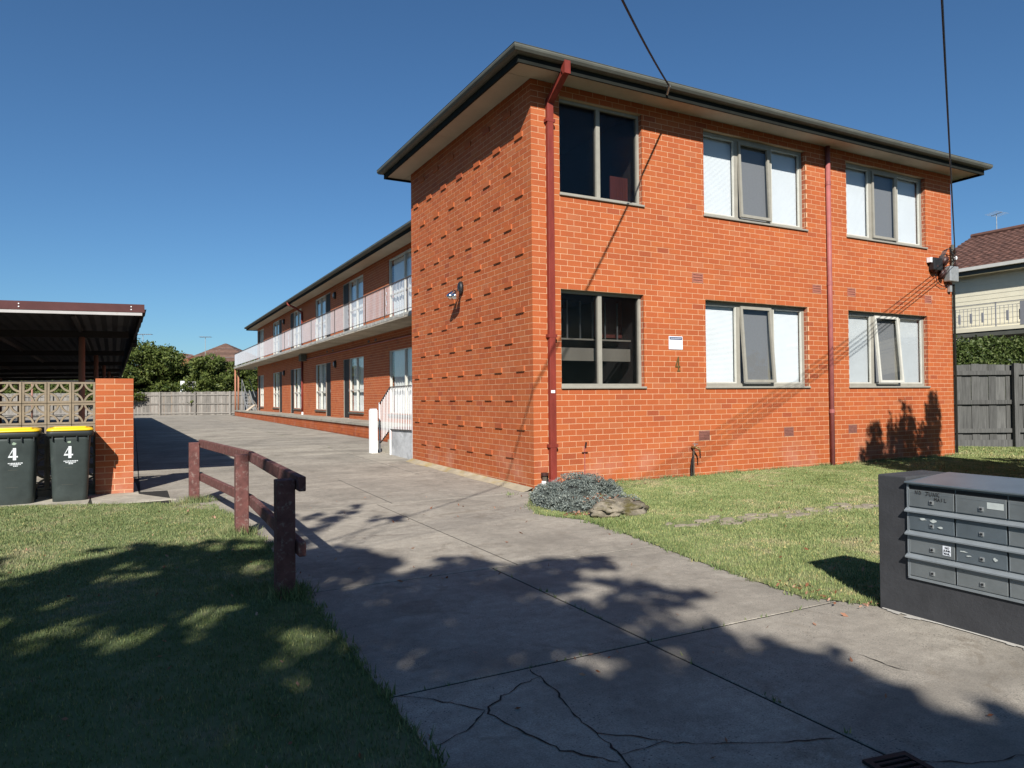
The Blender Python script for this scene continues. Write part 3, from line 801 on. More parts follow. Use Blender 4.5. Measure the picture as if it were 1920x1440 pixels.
def window_two(a, b, z0, z1, label):
    W = MB(); frame_rect(W, a, b, z0+0.03, z1, 0.075, 0.145, 0.045)
    mid = (a+b)/2-0.02
    W.box(mid-0.035,mid+0.035,0.075,0.145,z0+0.075,z1-0.045)
    wo = W.build('window', FRAME, flats); win_label(wo, label)
    S_ = MB(); S_.box(a-0.01,b+0.03,-0.030,0.075,z0-0.004,z0+0.03); bevel(S_.build('sill', FRAME, wo), 0.006, 1)
    for p, q in ((a+0.045,mid-0.035),(mid+0.035,b-0.045)):
        MB().add([(p,0.11,z0+.075),(q,0.11,z0+.075),(q,0.11,z1-.045),(p,0.11,z1-.045)], [(0,1,2,3)]).build('pane', RIBG, wo)
    return wo
window_two(*WIN[0], *Z_HI, 'dark two-pane ribbed stair window on the upper floor')
window_two(*WIN[0], *Z_LO, 'two-pane ribbed stair window on the ground floor showing a pale stair string')
window_three(*WIN[1], *Z_HI, 2.2, False, 'upper three-light window with white blinds beside the stair window')
window_three(*WIN[2], *Z_HI, 0.5, False, 'upper three-light window at the right end of the front')
window_three(*WIN[1], *Z_LO, 4.2, False, 'ground floor three-light window beside the number with its middle sash open')
window_three(*WIN[2], *Z_LO, 4.8, True, 'ground floor three-light window at the right end, middle sash open')
# stairwell seen through the ribbed glass
st = MB()
for q in ([(0.12,0.19),(0.12,4.8)],[(0.12,4.8),(2.12,4.8)],[(2.12,4.8),(2.12,0.19)]):
    (x0,y0),(x1,y1) = q; st.add([(x0,y0,0.3),(x1,y1,0.3),(x1,y1,5.9),(x0,y0,5.9)], [(0,1,2,3)])
st.add([(0.12,0.19,5.9),(2.12,0.19,5.9),(2.12,4.8,5.9),(0.12,4.8,5.9)], [(0,1,2,3)])
st.add([(0.12,0.19,0.3),(2.12,0.19,0.3),(2.12,4.8,0.3),(0.12,4.8,0.3)], [(3,2,1,0)])
sto = st.build('stairwell', ROOM, flats)
MB().box(0.2,2.05,0.42,0.50,1.90,2.10).build('stair_string', ROOMW, sto)
MB().box(0.2,2.05,0.40,0.44,2.22,2.245).build('stair_rail', ROOMW, sto)
m = MB()
for k in range(7): m.box(0.45+k*0.24,0.47+k*0.24,0.55,0.57,2.26,2.85)
m.build('stair_balusters', ZINC, sto)
MB().box(0.12,2.12,1.6,4.8,3.0,3.2).build('stair_landing', ROOM, sto)
REDC = simple('red_brown_curtain', (0.22,0.06,0.045), 0.9, 0.3, 6, stretch=(14,1,0.3))
for xa, xb in ((1.55,2.1),(0.2,0.75)): MB().box(xa,xb,0.7,0.72,2.3,2.95).build('stair_curtain', REDC, sto)
MB().box(1.75,2.1,0.5,0.52,4.3,4.9).build('stair_curtain', REDC, sto)

# ------------------------------------------------------------------ wing windows, doors, lights
for (a, b, z0, z1, kind, lvl) in wing_holes:
    if kind == 'd':
        d = MB(); d.box(WX+0.03,WX+0.06,a+0.04,b-0.04,z0,z1-0.04)
        do = d.build('door', DARKD, flats)
        fr = MB(); fr.box(WX+0.012,WX+0.10,a,a+0.04,z0,z1); fr.box(WX+0.012,WX+0.10,b-0.04,b,z0,z1); fr.box(WX+0.012,WX+0.10,a+0.04,b-0.04,z1-0.04,z1); fr.build('door_frame', FRAME, do)
        MB().box(WX-0.06,WX+0.1,a,b,z0-0.06,z0-0.002).build('threshold', CONC2, do)
        MB().box(WX+0.018,WX+0.03,a+0.09,a+0.12,z0+1.0,z0+1.12).build('handle', ZINC, do)
    else:
        w = MB(); wf = 0.05
        w.box(WX+0.02,WX+0.10,a,a+wf,z0,z1); w.box(WX+0.02,WX+0.10,b-wf,b,z0,z1); w.box(WX+0.02,WX+0.10,a+wf,b-wf,z1-wf,z1); w.box(WX+0.02,WX+0.10,a+wf,b-wf,z0,z0+wf)
        mid = (a+b)/2; w.box(WX+0.02,WX+0.10,mid-0.03,mid+0.03,z0+wf,z1-wf)
        zt = z0+(z1-z0)*0.40
        wo = w.build('wing_window', FRAMEL, flats)
        for p, q in ((a+wf,mid-0.03),(mid+0.03,b-wf)):
            MB().box(WX+0.03,WX+0.09,p,q,zt-0.02,zt+0.02).build('transom', FRAMEL, wo)
            MB().add([(WX+0.06,p,z0+wf),(WX+0.06,q,z0+wf),(WX+0.06,q,z1-wf),(WX+0.06,p,z1-wf)], [(3,2,1,0)]).build('pane', GLASS, wo)
        # pleated curtains behind
        cu = MB(); n_ = 40; vs = []
        for i in range(n_+1):
            y = a+wf+(b-a-2*wf)*i/n_; x = WX+0.16+0.02*math.sin(i*1.9)
            vs += [(x,y,z0+0.02),(x,y,z1-0.02)]
        cu.add(vs, [(2*i,2*i+2,2*i+3,2*i+1) for i in range(n_)]); cu.build('curtain', CURT, wo)
        MB().box(WX-0.05,WX+0.02,a-0.02,b+0.02,z0-0.06,z0-0.002).build('sill', GUTT, wo)
for y, z in ((19.85,5.5),(30.8,5.5),(19.85,2.72),(30.8,2.72)):
    m = MB(); rr = [[(WX-d, y+math.cos(k*math.pi/6)*0.10*s, z+math.sin(k*math.pi/6)*0.15*s) for k in range(12)] for d, s in ((0.0,1.0),(0.06,1.0),(0.10,0.7))]
    m.loft(rr); lo = m.build('bulkhead_light', BLACK, flats, True)
    MB().loft([[(WX-d, y+math.cos(k*math.pi/6)*0.06*s, z+math.sin(k*math.pi/6)*0.10*s) for k in range(12)] for d, s in ((0.098,1.0),(0.112,0.6))]).build('light_cover', ZINC, lo)
for y in (14.4,15.2,20.2,21.2,33,34.5): MB().box(WX-0.008,WX+0.01,y,y+0.22,3.27,3.35).build('weep_vent', DARKR, flats)
MB().tube([(WX-0.03,5.2,3.18),(WX-0.03,25.3,3.18)], 0.022, 6).build('conduit', PINKP, flats)
MB().box(WX-0.28,WX-0.02,25.2,25.75,3.12,3.42).build('meter_box', GUTT, flats)
m = MB(); m.tube([(WX-0.05,26.1,0.6),(WX-0.05,26.1,3.455)], 0.05, 8); m.build('downpipe', MAROON, flats, True)
m = MB(); m.tube([(WX-0.05,26.1,3.585),(WX-0.05,26.1,5.5),(WX-0.35,26.4,5.75),(1.56,26.5,5.9),(1.56,26.5,6.0)], 0.05, 8); m.build('downpipe', MAROON, flats, True)
MB().box(WX-0.09,WX-0.01,26.05,26.15,0.571,0.70).build('downpipe_shoe', WHITE, flats)

# ------------------------------------------------------------------ eaves, gutters, roof
E0 = -0.56
def eave_run(p, q, out):
    """gutter + fascia + along p->q (wall line offset outwards), out = outward unit"""
    pass
gx0, gx1, gy0, gy1 = E0, FW+0.56, E0, 41.2
stairY = 5.5; wingX = 1.50
ring = [(gx0,gy0),(gx1,gy0),(gx1,gy1),(wingX,gy1),(wingX,stairY),(gx0,stairY)]       # outer gutter line, ccw
def inset(poly, d):
    n = len(poly); out = []
    for i in range(n):
        p0, p1, p2 = Vector(poly[i-1]), Vector(poly[i]), Vector(poly[(i+1) % n])
        a = (p1-p0).normalized(); b = (p2-p1).normalized()
        na = Vector((-a.y,a.x)); nb = Vector((-b.y,b.x))
        out.append(tuple(p1 + (na+nb)*d/(1+na.dot(nb))))
    return out
def ring_strip(outer, inner, z0o, z1o, closed=True):
    m = MB(); n = len(outer)
    for i in range(n):
        j = (i+1) % n
        a, b, c, d = outer[i], outer[j], inner[j], inner[i]
        vs = [(*a,z0o),(*b,z0o),(*c,z0o),(*d,z0o),(*a,z1o),(*b,z1o),(*c,z1o),(*d,z1o)]
        m.add(vs, [(3,2,1,0),(4,5,6,7),(0,1,5,4),(2,3,7,6)])
    return m
# quad gutter: bowed profile swept round the eaves
prof = [(0.115,5.985),(0.075,5.985),(0.03,6.0),(0.006,6.032),(0.0,6.055),(0.006,6.075),(0.0,6.083),(0.012,6.092),(0.018,6.078),(0.018,6.02),(0.115,6.0)]
m = MB(); rings = [inset(ring, d) for d, z in prof]; n = len(ring)
vs = [(*rings[k][i], prof[k][1]) for i in range(n) for k in range(len(prof))]; K = len(prof)
fs = [(i*K+k, ((i+1) % n)*K+k, ((i+1) % n)*K+k+1, i*K+k+1) for i in range(n) for k in range(K-1)]
m.add(vs, fs); m.build('gutter', GUTT, flats)
ring_strip(inset(ring,0.118), inset(ring,0.145), 5.885, 6.07).build('fascia', FASC, flats)
# soffit sheets with joint strips
so_o = inset(ring, 0.146)
def soffit(x0, x1, y0, y1, nx, ny):
    for i in range(nx):
        for j in range(ny):
            a, b = x0+(x1-x0)*i/nx, x0+(x1-x0)*(i+1)/nx; c, d = y0+(y1-y0)*j/ny, y0+(y1-y0)*(j+1)/ny
            MB().box(a+0.003,b-0.003,c+0.003,d-0.003,5.926,5.936).build('soffit_panel', SOFF, flats)
i0 = gx0+0.146
soffit(i0, FW+0.41, i0, 0.0-0.001, 5, 1)
soffit(i0, -0.001, 0.0, 5.354, 1, 2)
soffit(0.001, wingX+0.146, SD+0.001, 5.354, 1, 1)
soffit(wingX+0.146, WX-0.001, SD+0.38, gy1-0.146, 1, 15)
soffit(WX, FW, WY1, gy1-0.146, 3, 1); soffit(FW+0.001, FW+0.41, 0.0, gy1-0.146, 1, 12)
# low hipped tile roof, in two intersecting hips
def hip(x0, x1, y0, y1, z, pitch, name):
    w, d = x1-x0, y1-y0; h = min(w, d)/2*math.tan(pitch); m = MB()
    if w > d: r0, r1 = (x0+d/2,(y0+y1)/2), (x1-d/2,(y0+y1)/2)
    else: r0, r1 = ((x0+x1)/2,y0+w/2), ((x0+x1)/2,y1-w/2)
    vs = [(x0,y0,z),(x1,y0,z),(x1,y1,z),(x0,y1,z),(*r0,z+h),(*r1,z+h)]
    fs = [(0,1,5,4),(1,2,5),(2,3,4,5),(3,0,4)] if w > d else [(0,1,4),(1,2,5,4),(2,3,5),(3,0,4,5)]
    m.add(vs, fs); o = m.build(name, TILEM, flats)
    cap = MB(); caps = [(0,4),(1,5),(2,5),(3,4),(4,5)] if w > d else [(0,4),(1,4),(2,5),(3,5),(4,5)]
    for a, b in caps:
        p, q = Vector(vs[a]), Vector(vs[b]); p = p+(q-p)*min(0.5,0.22/(q-p).length); k = max(2, int((q-p).length/0.4))
        for i in range(k):
            s0 = p+(q-p)*(i/k); s1 = p+(q-p)*((i+1)/k)+Vector((0,0,-0.01))
            cap.tube([s0+Vector((0,0,-0.01)), s1+Vector((0,0,-0.01))], [0.065,0.05], 8)
    cap.build('ridge_capping', TILEM, o)
hip(gx0+0.04, gx1-0.04, gy0+0.04, stairY-0.04, 6.09, math.radians(15), 'roof')
hip(wingX+0.04, gx1-0.04, gy0+0.3, gy1-0.04, 6.085, math.radians(15), 'roof')
an = thing('roof_aerial', 'small aerial boom peeping over the front gutter', 'antenna', (1.2,0.9,6.42))
MB().tube([(0.0,0,0.0),(0.0,0,0.33)], 0.014, 6).build('mast', ZINC, an)
m = MB().bar((-0.25,0,0.31),(0.35,0,0.31),0.02,0.02); m.build('boom', ZINC, an)
for i in range(7): MB().tube([(-0.2+i*0.08,-0.12,0.31),(-0.2+i*0.08,0.12,0.31)], 0.005, 5).build('element', WHITE, an)
MB().box(-0.28,-0.2,-0.05,0.05,0.25,0.36).build('reflector', BLACK, an)

# front downpipes
dp = MB(); dp.box(0.235,0.335,-0.085,-0.012,0.0,5.66); o = dp.build('downpipe', MAROON, flats); bevel(o, 0.006, 1)
m = MB(); m.bar((0.285,-0.055,5.62),(0.285,-0.47,5.88),0.098,0.085); m.build('downpipe_elbow', MAROON, o)
MB().box(0.236,0.334,-0.545,-0.45,5.84,6.02).build('downpipe_drop', MAROON, o)
for z in (5.32,2.2,0.62): MB().box(0.212,0.358,-0.088,-0.008,z,z+0.045).build('pipe_strap', MAROON, o)
MB().box(0.226,0.344,-0.093,-0.005,0.01,0.16).build('pipe_base', PINKP, o)
MB().box(0.245,0.31,-0.0885,-0.0855,1.40,1.44).build('pipe_tag', WHITE, o)
m = MB(); m.tube([(6.28,-0.05,0.02),(6.28,-0.05,5.925)], 0.042, 12); o = m.build('downpipe', PINKP, flats, True)
for z in (1.0,3.35,5.2): MB().tube([(6.28,-0.05,z),(6.28,-0.05,z+0.07)], 0.047, 12).build('pipe_strap', PINKP, o)

# ------------------------------------------------------------------ balcony and podium
bal = MB()
BX = 1.25
bp = [(BX,5.0),(WX-0.002,5.0),(WX-0.002,41.6),(2.9,45.4),(BX+0.25,45.4),(BX,44.4)]
bal.prism(bp, 3.46, 3.58)
balo = bal.build('balcony_slab', SLABM, flats)
m = MB(); rr = random.Random(8); y = 5.0
while y < 44.3:                      # chipped render along the slab edge
    m.box(BX-0.004-rr.uniform(0,0.004),BX+0.01,y,y+0.38,3.49+rr.uniform(0,0.03),3.585); y += 0.4
m.build('slab_edge', simple('chipped_slab_edge', (0.40,0.385,0.345), 0.9, 0.3, 6, dirt=((0.16,0.15,0.12), 3, 0.55)), balo)
path = [Vector((BX+0.05,5.02,0)), Vector((BX+0.05,44.4,0)), Vector((BX+0.30,45.35,0))]
top = MB()
for p, q in zip(path[:-1], path[1:]):
    top.bar(p+Vector((0,0,4.50)), q+Vector((0,0,4.50)), 0.045, 0.02)
    top.bar(p+Vector((0,0,3.68)), q+Vector((0,0,3.68)), 0.03, 0.012)
ro = top.build('balcony_railing', RAILTOP, flats)
bm_ = MB().box(-0.007,0.007,-0.006,0.006,3.686,4.49).mesh('baluster'); bm_.materials.append(RAILM)
rest = MB()
y = 5.1; i = 0; RX = BX+0.05
while y < 44.3:
    if y < 26:
        if i % 16 == 0: MB().box(RX-0.013,RX+0.013,y-0.013,y+0.013,3.58,4.49).build('railing_post', RAILTOP, ro)
        else:
            o = link('baluster', bm_, None, ro); o.location = (RX, y, 0)
    else: rest.box(RX-0.006,RX+0.006,y-0.006,y+0.006,3.58 if i % 16 == 0 else 3.686,4.49)
    y += 0.118; i += 1
for k in range(9):
    p = path[1].lerp(path[2], k/9); rest.box(p.x-0.007,p.x+0.007,p.y-0.006,p.y+0.006,3.686,4.49)
stuff(rest.build('far_balusters', RAILM, ro))
for k, y in enumerate((10.6,14.6,19.4,24.9)): # scroll panels
    m = MB(); m.tube([(RX,y+0.07*math.sin(t*6.283), 3.72+0.62*t) for t in [i/10 for i in range(11)]], 0.008, 5); m.tube([(RX,y-0.07*math.sin(t*6.283), 3.72+0.62*t) for t in [i/10 for i in range(11)]], 0.008, 5)
    m.build('scroll', RAILM, ro)
for x, y in ((1.32,44.3),(1.62,45.1)):
    MB().tube([(x,y,0.15),(x,y,3.46)], 0.06, 10).build('balcony_post', ORPOST, flats, True)
pod = MB(); pod.box(1.252,WX,7.35,44.0,-0.02,0.50); po = pod.build('podium', BRICKF, flats)
pc = Wall((1.25,44.0,0), (0,-1,0), (-1,0,0), 44.0-7.35, 0, 0.5, [])
pb = MB()
for c in range(0,6):
    for p, q in course_bricks(44.0-7.35, c, c % 2 == 1): brick_box(pb, pc, p, q, c*C-0.02+0.005, (c+1)*C-0.02-0.005, 0.006)
stuff(pb.build('podium_brickwork', BRICK, po))
MB().box(1.20,WX-0.001,7.33,44.02,0.501,0.572).build('podium_paving', concrete_mat('podium_concrete', (0.36,0.33,0.27), specks=False), po)
m = MB()
m.box(0.06,WX-0.001,4.98,6.46,-0.02,0.66)
lo = m.build('entry_landing', CONCP, flats)
MB().box(0.07,1.1,4.985,6.44,0.662,0.70).build('landing_tread', TERRA, lo)
MB().box(0.10,1.23,6.462,6.88,-0.02,0.40).build('entry_step', CONC2, lo)
MB().box(0.10,1.23,6.882,7.30,-0.02,0.22).build('entry_step', CONC2, lo)
ga = MB()
tp = [(0.04,5.0,1.60),(0.04,6.49,1.59),(0.04,7.27,1.21)]
for p, q in zip(tp[:-1], tp[1:]): ga.bar(p, q, 0.035, 0.018)
gb = [(0.04,5.0,0.68),(0.04,6.49,0.65),(0.04,7.27,0.29)]
for p, q in zip(gb[:-1], gb[1:]): ga.bar(p, q, 0.03, 0.012)
go = ga.build('entry_railing', RAILTOP, flats)
def lerp_z(pts, y):
    for a, b in zip(pts[:-1], pts[1:]):
        if a[1] <= y <= b[1]: return a[2]+(b[2]-a[2])*(y-a[1])/(b[1]-a[1])
y = 5.12
while y < 7.2:
    MB().box(0.033,0.047,y-0.007,y+0.007,lerp_z(gb,y)+0.006,lerp_z(tp,y)-0.008).build('entry_baluster', WHITE, go); y += 0.105
for y, z0, z1 in ((5.035,0.06,1.63),(6.49,0.08,0.64),(7.27,0.08,1.24)):
    MB().box(0.018,0.052,y-0.018,y+0.018,z0,z1).build('entry_post', WHITE, go)
# rear stair
rs = thing('rear_stair', 'grey steel stair rail at the far end of the wing by the fence', 'stair rail', (1.75,44.2,0.57))
for dx in (0.0,0.5):
    MB().bar((dx,-2.6,0.02),(dx,0.2,1.35),0.05,0.12).build('stringer', ZINC, rs); MB().bar((dx,-2.6,0.9),(dx,0.2,2.2),0.03,0.03).build('handrail', ZINC, rs)
for k in range(6): MB().box(0.03,0.47,-2.4+k*0.45-0.12,-2.4+k*0.45+0.12,0.10+k*0.215,0.13+k*0.215).build('tread', ZINC, rs)
for y, z in ((-2.5,0.95),(-1.2,1.55),(0.1,2.15)): MB().box(-0.015,0.015,y-0.015,y+0.015,0,z).build('stanchion', NBAL, rs)
tag(MB().bar((1.55,40.3,0.59),(2.15,41.1,0.95),0.18,0.04).build('timber_plank', LIT), 'pale timber plank leaning at the far end of the wing', 'plank')

# ------------------------------------------------------------------ small things on and by the flats
fld = thing('floodlight', 'twin chrome floodlights on the brick side wall', 'floodlight', (-0.001,2.46,3.24))
m = MB(); m.loft([[(-d, math.cos(k*math.pi/6)*0.075*s, math.sin(k*math.pi/6)*0.12*s) for k in range(12)] for d, s in ((0.0,1),(0.04,1),(0.06,0.8))]); m.build('mounting_plate', BLACK, fld, True)
for (dy, dx, dz) in ((0.07,-0.20,-0.10),(-0.16,-0.17,-0.15)):
    d = Vector((dx,dy,dz)).normalized(); p0 = Vector((-0.04,0,-0.02)); p1 = p0+d*0.12
    MB().tube([p0,p1], 0.012, 6).build('arm', BLACK, fld)
    hd = Vector((-0.55,dy*1.2,-0.75)).normalized()
    MB().tube([p1-hd*0.04,p1+hd*0.02,p1+hd*0.08,p1+hd*0.12,p1+hd*0.135], [0.03,0.042,0.062,0.066,0.045], 14).build('lamp_head', CHROME, fld, True)
sg = thing('notice_sign', 'white notice with a navy header fixed to the brick front', 'sign', (2.49,-0.004,2.085))
bevel(MB().box(0,0.285,-0.006,0.0,0,0.21).build('sign_board', SIGNW, sg), 0.002, 1)
MB().box(0.012,0.272,-0.0075,-0.0065,0.155,0.198).build('header_band', NAVY, sg)
rnd = random.Random(9); x = 0.03
while x < 0.25:                      # header print, too small to read
    w = rnd.uniform(0.008,0.022); MB().box(x,min(x+w,0.255),-0.0085,-0.0078,0.168,0.186).build('header_print', SIGNT, sg); x += w+0.004
rnd = random.Random(4)
for z, x0, x1 in ((0.128,0.06,0.225),(0.101,0.02,0.27),(0.074,0.018,0.262),(0.046,0.04,0.25),(0.020,0.05,0.235)):
    x = x0; m = MB()
    while x < x1:
        w = rnd.uniform(0.008,0.03); m.box(x,min(x+w,x1),-0.0072,-0.0062,z,z+0.009); x += w+0.006
    m.build('print_line', SIGNT, sg)
# brass numeral 4 with serif foot
nm = MB(); pz = [(0.075,0.235),(0.055,0.235),(0.0,0.085),(0.0,0.065),(0.053,0.065),(0.053,0.018),(0.035,0.014),(0.035,0.0),(0.10,0.0),(0.10,0.014),(0.080,0.018),(0.080,0.065),(0.10,0.065),(0.10,0.088),(0.080,0.088)]
hole = [(0.056,0.088),(0.056,0.175),(0.022,0.088)]
import mathutils.geometry as mg
pts = [Vector(p) for p in pz+hole]; n1, n2 = len(pz), len(hole)
ed = [(i,(i+1) % n1) for i in range(n1)]+[(n1+i, n1+(i+1) % n2) for i in range(n2)]
vo, eo, fo, *_ = mg.delaunay_2d_cdt(pts, ed, [], 1, 1e-6)
tri = [f for f in fo if in_poly(np.array([sum(vo[i].x for i in f)/3]), np.array([sum(vo[i].y for i in f)/3]), pz)[0] and not in_poly(np.array([sum(vo[i].x for i in f)/3]), np.array([sum(vo[i].y for i in f)/3]), hole)[0]]
N = len(vo)
nm.add([(v.x,-0.010,v.y) for v in vo]+[(v.x,-0.001,v.y) for v in vo], [tuple(f) for f in tri]+[tuple(i+N for i in f[::-1]) for f in tri]+[(i,(i+1) % n1,(i+1) % n1+N,i+N) for i in range(n1)])
o = nm.build('house_number', BRASS); o.location = (2.62,0,1.735); tag(o, 'brass house number 4 on the brick wall below the notice', 'house number')
# garden tap on a standpipe
tp_ = thing('garden_tap', 'garden tap on a standpipe rising from grass against brick', 'tap', (2.93,-0.06,0.04))
MB().tube([(0,0,0),(0.0,0,0.38),(0.01,0,0.47)], 0.012, 8).build('standpipe', BARK, tp_)
MB().tube([(-0.045,0.01,0),(-0.04,0.012,0.15),(-0.02,0.01,0.28),(0.0,0.005,0.34)], 0.016, 8).build('hose_stub', BLACK, tp_)
MB().tube([(0,0.04,0.47),(0.01,-0.05,0.47),(0.04,-0.09,0.44),(0.05,-0.09,0.40)], [0.02,0.02,0.016,0.016], 8).build('spout', BRASS, tp_)
MB().tube([(0.01,-0.02,0.47),(0.01,-0.02,0.53)], 0.009, 6).build('spindle', ZINC, tp_); MB().bar((-0.03,-0.02,0.53),(0.07,-0.02,0.52),0.016,0.012).build('tap_handle', ZINC, tp_)
MB().tube([(0.05,-0.09,0.40),(0.055,-0.09,0.30)], 0.012, 6).build('hose_end', DARKR, tp_)
# old gas riser and terracotta pipe at the corner
gr = thing('corner_drain_pipe', 'terracotta drain pipe with rusty collar beside the maroon downpipe', 'pipe', (0.135,-0.09,-0.01))
MB().tube([(0,0,0),(0.0,0,0.10),(0.0,0,0.12)], [0.05,0.05,0.045], 12).build('pipe_stub', simple('terracotta_pipe',(0.50,0.15,0.07),0.8), gr, True)
MB().tube([(-0.02,0.01,0.10),(-0.02,0.01,0.16)], 0.035, 10).build('white_cap', WHITE, gr)
MB().tube([(0.0,0.02,0.12),(0.0,0.02,0.24)], 0.035, 10).build('rusty_valve', BARK, gr); MB().tube([(0,0.02,0.235),(0,0.02,0.275)], 0.055, 10).build('collar', DARKR, gr)
MB().tube([(0.055,0.03,0.05),(0.055,0.03,0.25)], 0.012, 6).build('side_rod', BLACK, gr)
gp = thing('wall_rod', 'thin painted rod with clips on the brick beside the downpipe', 'rod', (0.86,-0.012,0.0))
MB().tube([(0,0,0),(0,0,0.62)], 0.007, 6).build('rod', PINKP, gp); MB().bar((-0.05,-0.005,0.52),(0.05,-0.005,0.52),0.012,0.012).build('clip', DARKR, gp); MB().bar((0.01,-0.01,0.60),(0.015,-0.02,0.67),0.02,0.02).build('hook', BLACK, gp)
# electricity point of entry near the right corner
sv = thing('service_bracket', 'electric service bracket with fuse boxes at right corner of flats', 'service bracket', (0,0,0))
bevel(MB().box(9.36,9.66,-0.13,-0.01,3.86,4.12).build('fuse_box', BLACK, sv), 0.02, 2)
MB().box(9.30,9.40,-0.09,-0.01,4.02,4.12).build('white_clip', WHITE, sv)
for x, z in ((9.45,3.83),(9.72,3.72),(9.80,4.0)): MB().tube([(x,-0.05,z),(x+0.03,-0.06,z+0.12),(x+0.10,-0.06,z+0.15)], [0.06,0.08,0.05], 8).build('bakelite_fuse', DARKR, sv, True)
bevel(MB().box(9.86,10.16,-0.16,-0.012,3.66,3.98).build('junction_box', ZINC, sv), 0.02, 2)
MB().tube([(10.11,-0.06,3.7),(10.11,-0.06,4.45)], 0.03, 8).build('riser_post', GUTT, sv)
for z in (4.02,4.16,4.30):
    MB().tube([(10.11,-0.06,z),(10.11,-0.15,z)], [0.018,0.018], 8).build('insulator_pin', ZINC, sv); MB().tube([(10.11,-0.12,z-0.035),(10.11,-0.12,z),(10.11,-0.12,z+0.035)], [0.03,0.04,0.03], 8).build('insulator', DARKR if z != 4.16 else WHITE, sv)
for k in range(4): MB().tube([(9.6+0.04*k,-0.06,4.05),(9.72+0.05*k,-0.10,4.28+0.02*k),(9.92,-0.11,4.34),(10.1,-0.12,4.08+0.08*k)], 0.008, 5).build('loop_wire', WIREM, sv)
MB().tube([(9.5,-0.05,3.84),(9.56,-0.06,3.62),(9.74,-0.06,3.56),(9.92,-0.05,3.56),(9.94,-0.06,3.66)], 0.008, 5).build('loop_wire', WIREM, sv)
MB().tube([(10.155,-0.05,3.62),(10.158,-0.05,0.1)], 0.024, 8).build('cable_conduit', FASC, sv)
MB().box(10.0,10.08,-0.06,-0.01,3.46,3.60).build('cable_gland', ZINC, sv)
# overhead cables to the street pole
pole = thing('power_pole', 'timber street power pole with crossarm standing behind the viewpoint', 'power pole', (-12,-13,0))
MB().tube([(0,0,-0.05),(0,0,8.2)], [0.15,0.11], 12).build('pole', POLEM, pole, True); MB().bar((-0.9,0.1,7.2),(0.9,-0.1,7.2),0.1,0.1).build('crossarm', POLEM, pole)
def wire(name, label, a, b, sag_a, sag_b, r, n=40, extra=()):
    A, B = Vector(a), Vector(b); ln = Vector((B.x-A.x,B.y-A.y,0)).length; d = Vector((B.x-A.x,B.y-A.y,0))/ln
    pts = [A+d*t+Vector((0,0,sag_a*t+sag_b*t*t)) for t in [ln*i/n for i in range(n+1)]]
    m = MB(); m.tube(list(extra)+pts, r, 6); return tag(m.build(name, WIREM, None, True), label, 'cable', 'overhead service cables')
wire('overhead_cable', 'single black cable running up from the middle of the front gutter', (2.07,-0.58,6.0), (-12,-13,6.7), -0.189, 0.0113+0.0002, 0.014)
for k, lab in enumerate(('topmost','second','third','lowest')):
    wire('overhead_cable', f'{lab} of four cables rising from the insulators at the right corner', (10.11,-0.12,3.98+0.09*k if k else 4.0), (-12,-12.6,6.95+0.14*k), 0.0662, 0.00204+0.0002*k, 0.007)
MB().tube([(2.07,-0.58,6.0),(2.13,-0.46,5.93)], 0.02, 6).build('cable_hook', ZINC, flats)

bo = thing('bollard', 'white square bollard beside the entry steps', 'bollard', (-0.20,7.0,gz(7)), 0.15)
bevel(MB().box(-0.075,0.075,-0.075,0.075,0,0.99).build('post', WHITE, bo), 0.008, 2); MB().box(-0.06,0.06,-0.06,0.06,0.99,1.02).build('cap', WHITE, bo); MB().box(-0.10,0.10,-0.10,0.10,0,0.012).build('base_plate', CONC2, bo)

# ------------------------------------------------------------------ shrub, rock, leaves
def leaf_quads(centers, sizes, aspect=0.5, up=0.0):
    N = len(centers)
    d = RNG.normal(size=(N,3)); d[:,2] += up; d /= np.linalg.norm(d, axis=1, keepdims=True)
    e = RNG.normal(size=(N,3)); e -= (e*d).sum(1, keepdims=True)*d; e /= np.linalg.norm(e, axis=1, keepdims=True)
    s = sizes[:,None]
    V = np.stack([centers-d*s*0.5, centers+e*s*aspect*0.5, centers+d*s*0.5, centers-e*s*aspect*0.5], 1)
    return V
def ball_points(n, c, r, shell=0.55):
    p = RNG.normal(size=(n,3)); p /= np.linalg.norm(p, axis=1, keepdims=True)
    rad = shell+(1-shell)*RNG.random(n)**0.6
    return np.array(c)+p*rad[:,None]*np.array(r)
jun = thing('juniper_shrub', 'low blue-grey juniper shrub at the corner of the brick flats', 'shrub', (-0.2,-1.1,0))
mounds = [(-0.45,-1.50,0.04,0.26,0.30,0.14),(-0.32,-1.05,0.06,0.28,0.28,0.19),(-0.12,-1.25,0.07,0.30,0.28,0.20),(0.12,-0.85,0.09,0.33,0.27,0.24),(0.42,-0.75,0.08,0.30,0.24,0.20),(0.66,-0.85,0.06,0.18,0.18,0.15),(-0.42,-1.80,0.03,0.24,0.18,0.10),(-0.22,-1.72,0.03,0.22,0.22,0.12),(0.36,-1.5,0.02,0.30,0.16,0.10),(-0.02,-0.55,0.04,0.28,0.24,0.13),(-0.55,-1.25,0.02,0.16,0.2,0.10)]
V = []
for (x,y,z,rx,ry,rz) in mounds:
    nc = int(190*(rx*ry/0.09))
    cc = ball_points(nc, (x+0.2,y+1.1,z), (rx,ry,rz), 0.86); cc = cc[cc[:,2] > 0.0]
    for c0 in cc:                       # each clump is a fan of short scaly sprigs
        r = RNG.uniform(0.025,0.06); n_ = int(46*r/0.05)
        tips = ball_points(n_, c0, (r,r,r*0.8), 0.5); tips = tips[tips[:,2] > 0.0]
        V.append(leaf_quads(tips, RNG.uniform(0.014,0.034,len(tips)), 0.42, 0.6))
V = np.concatenate(V)
o = link('foliage', np_mesh('foliage', V, 4), JUNI, jun)
m = MB()
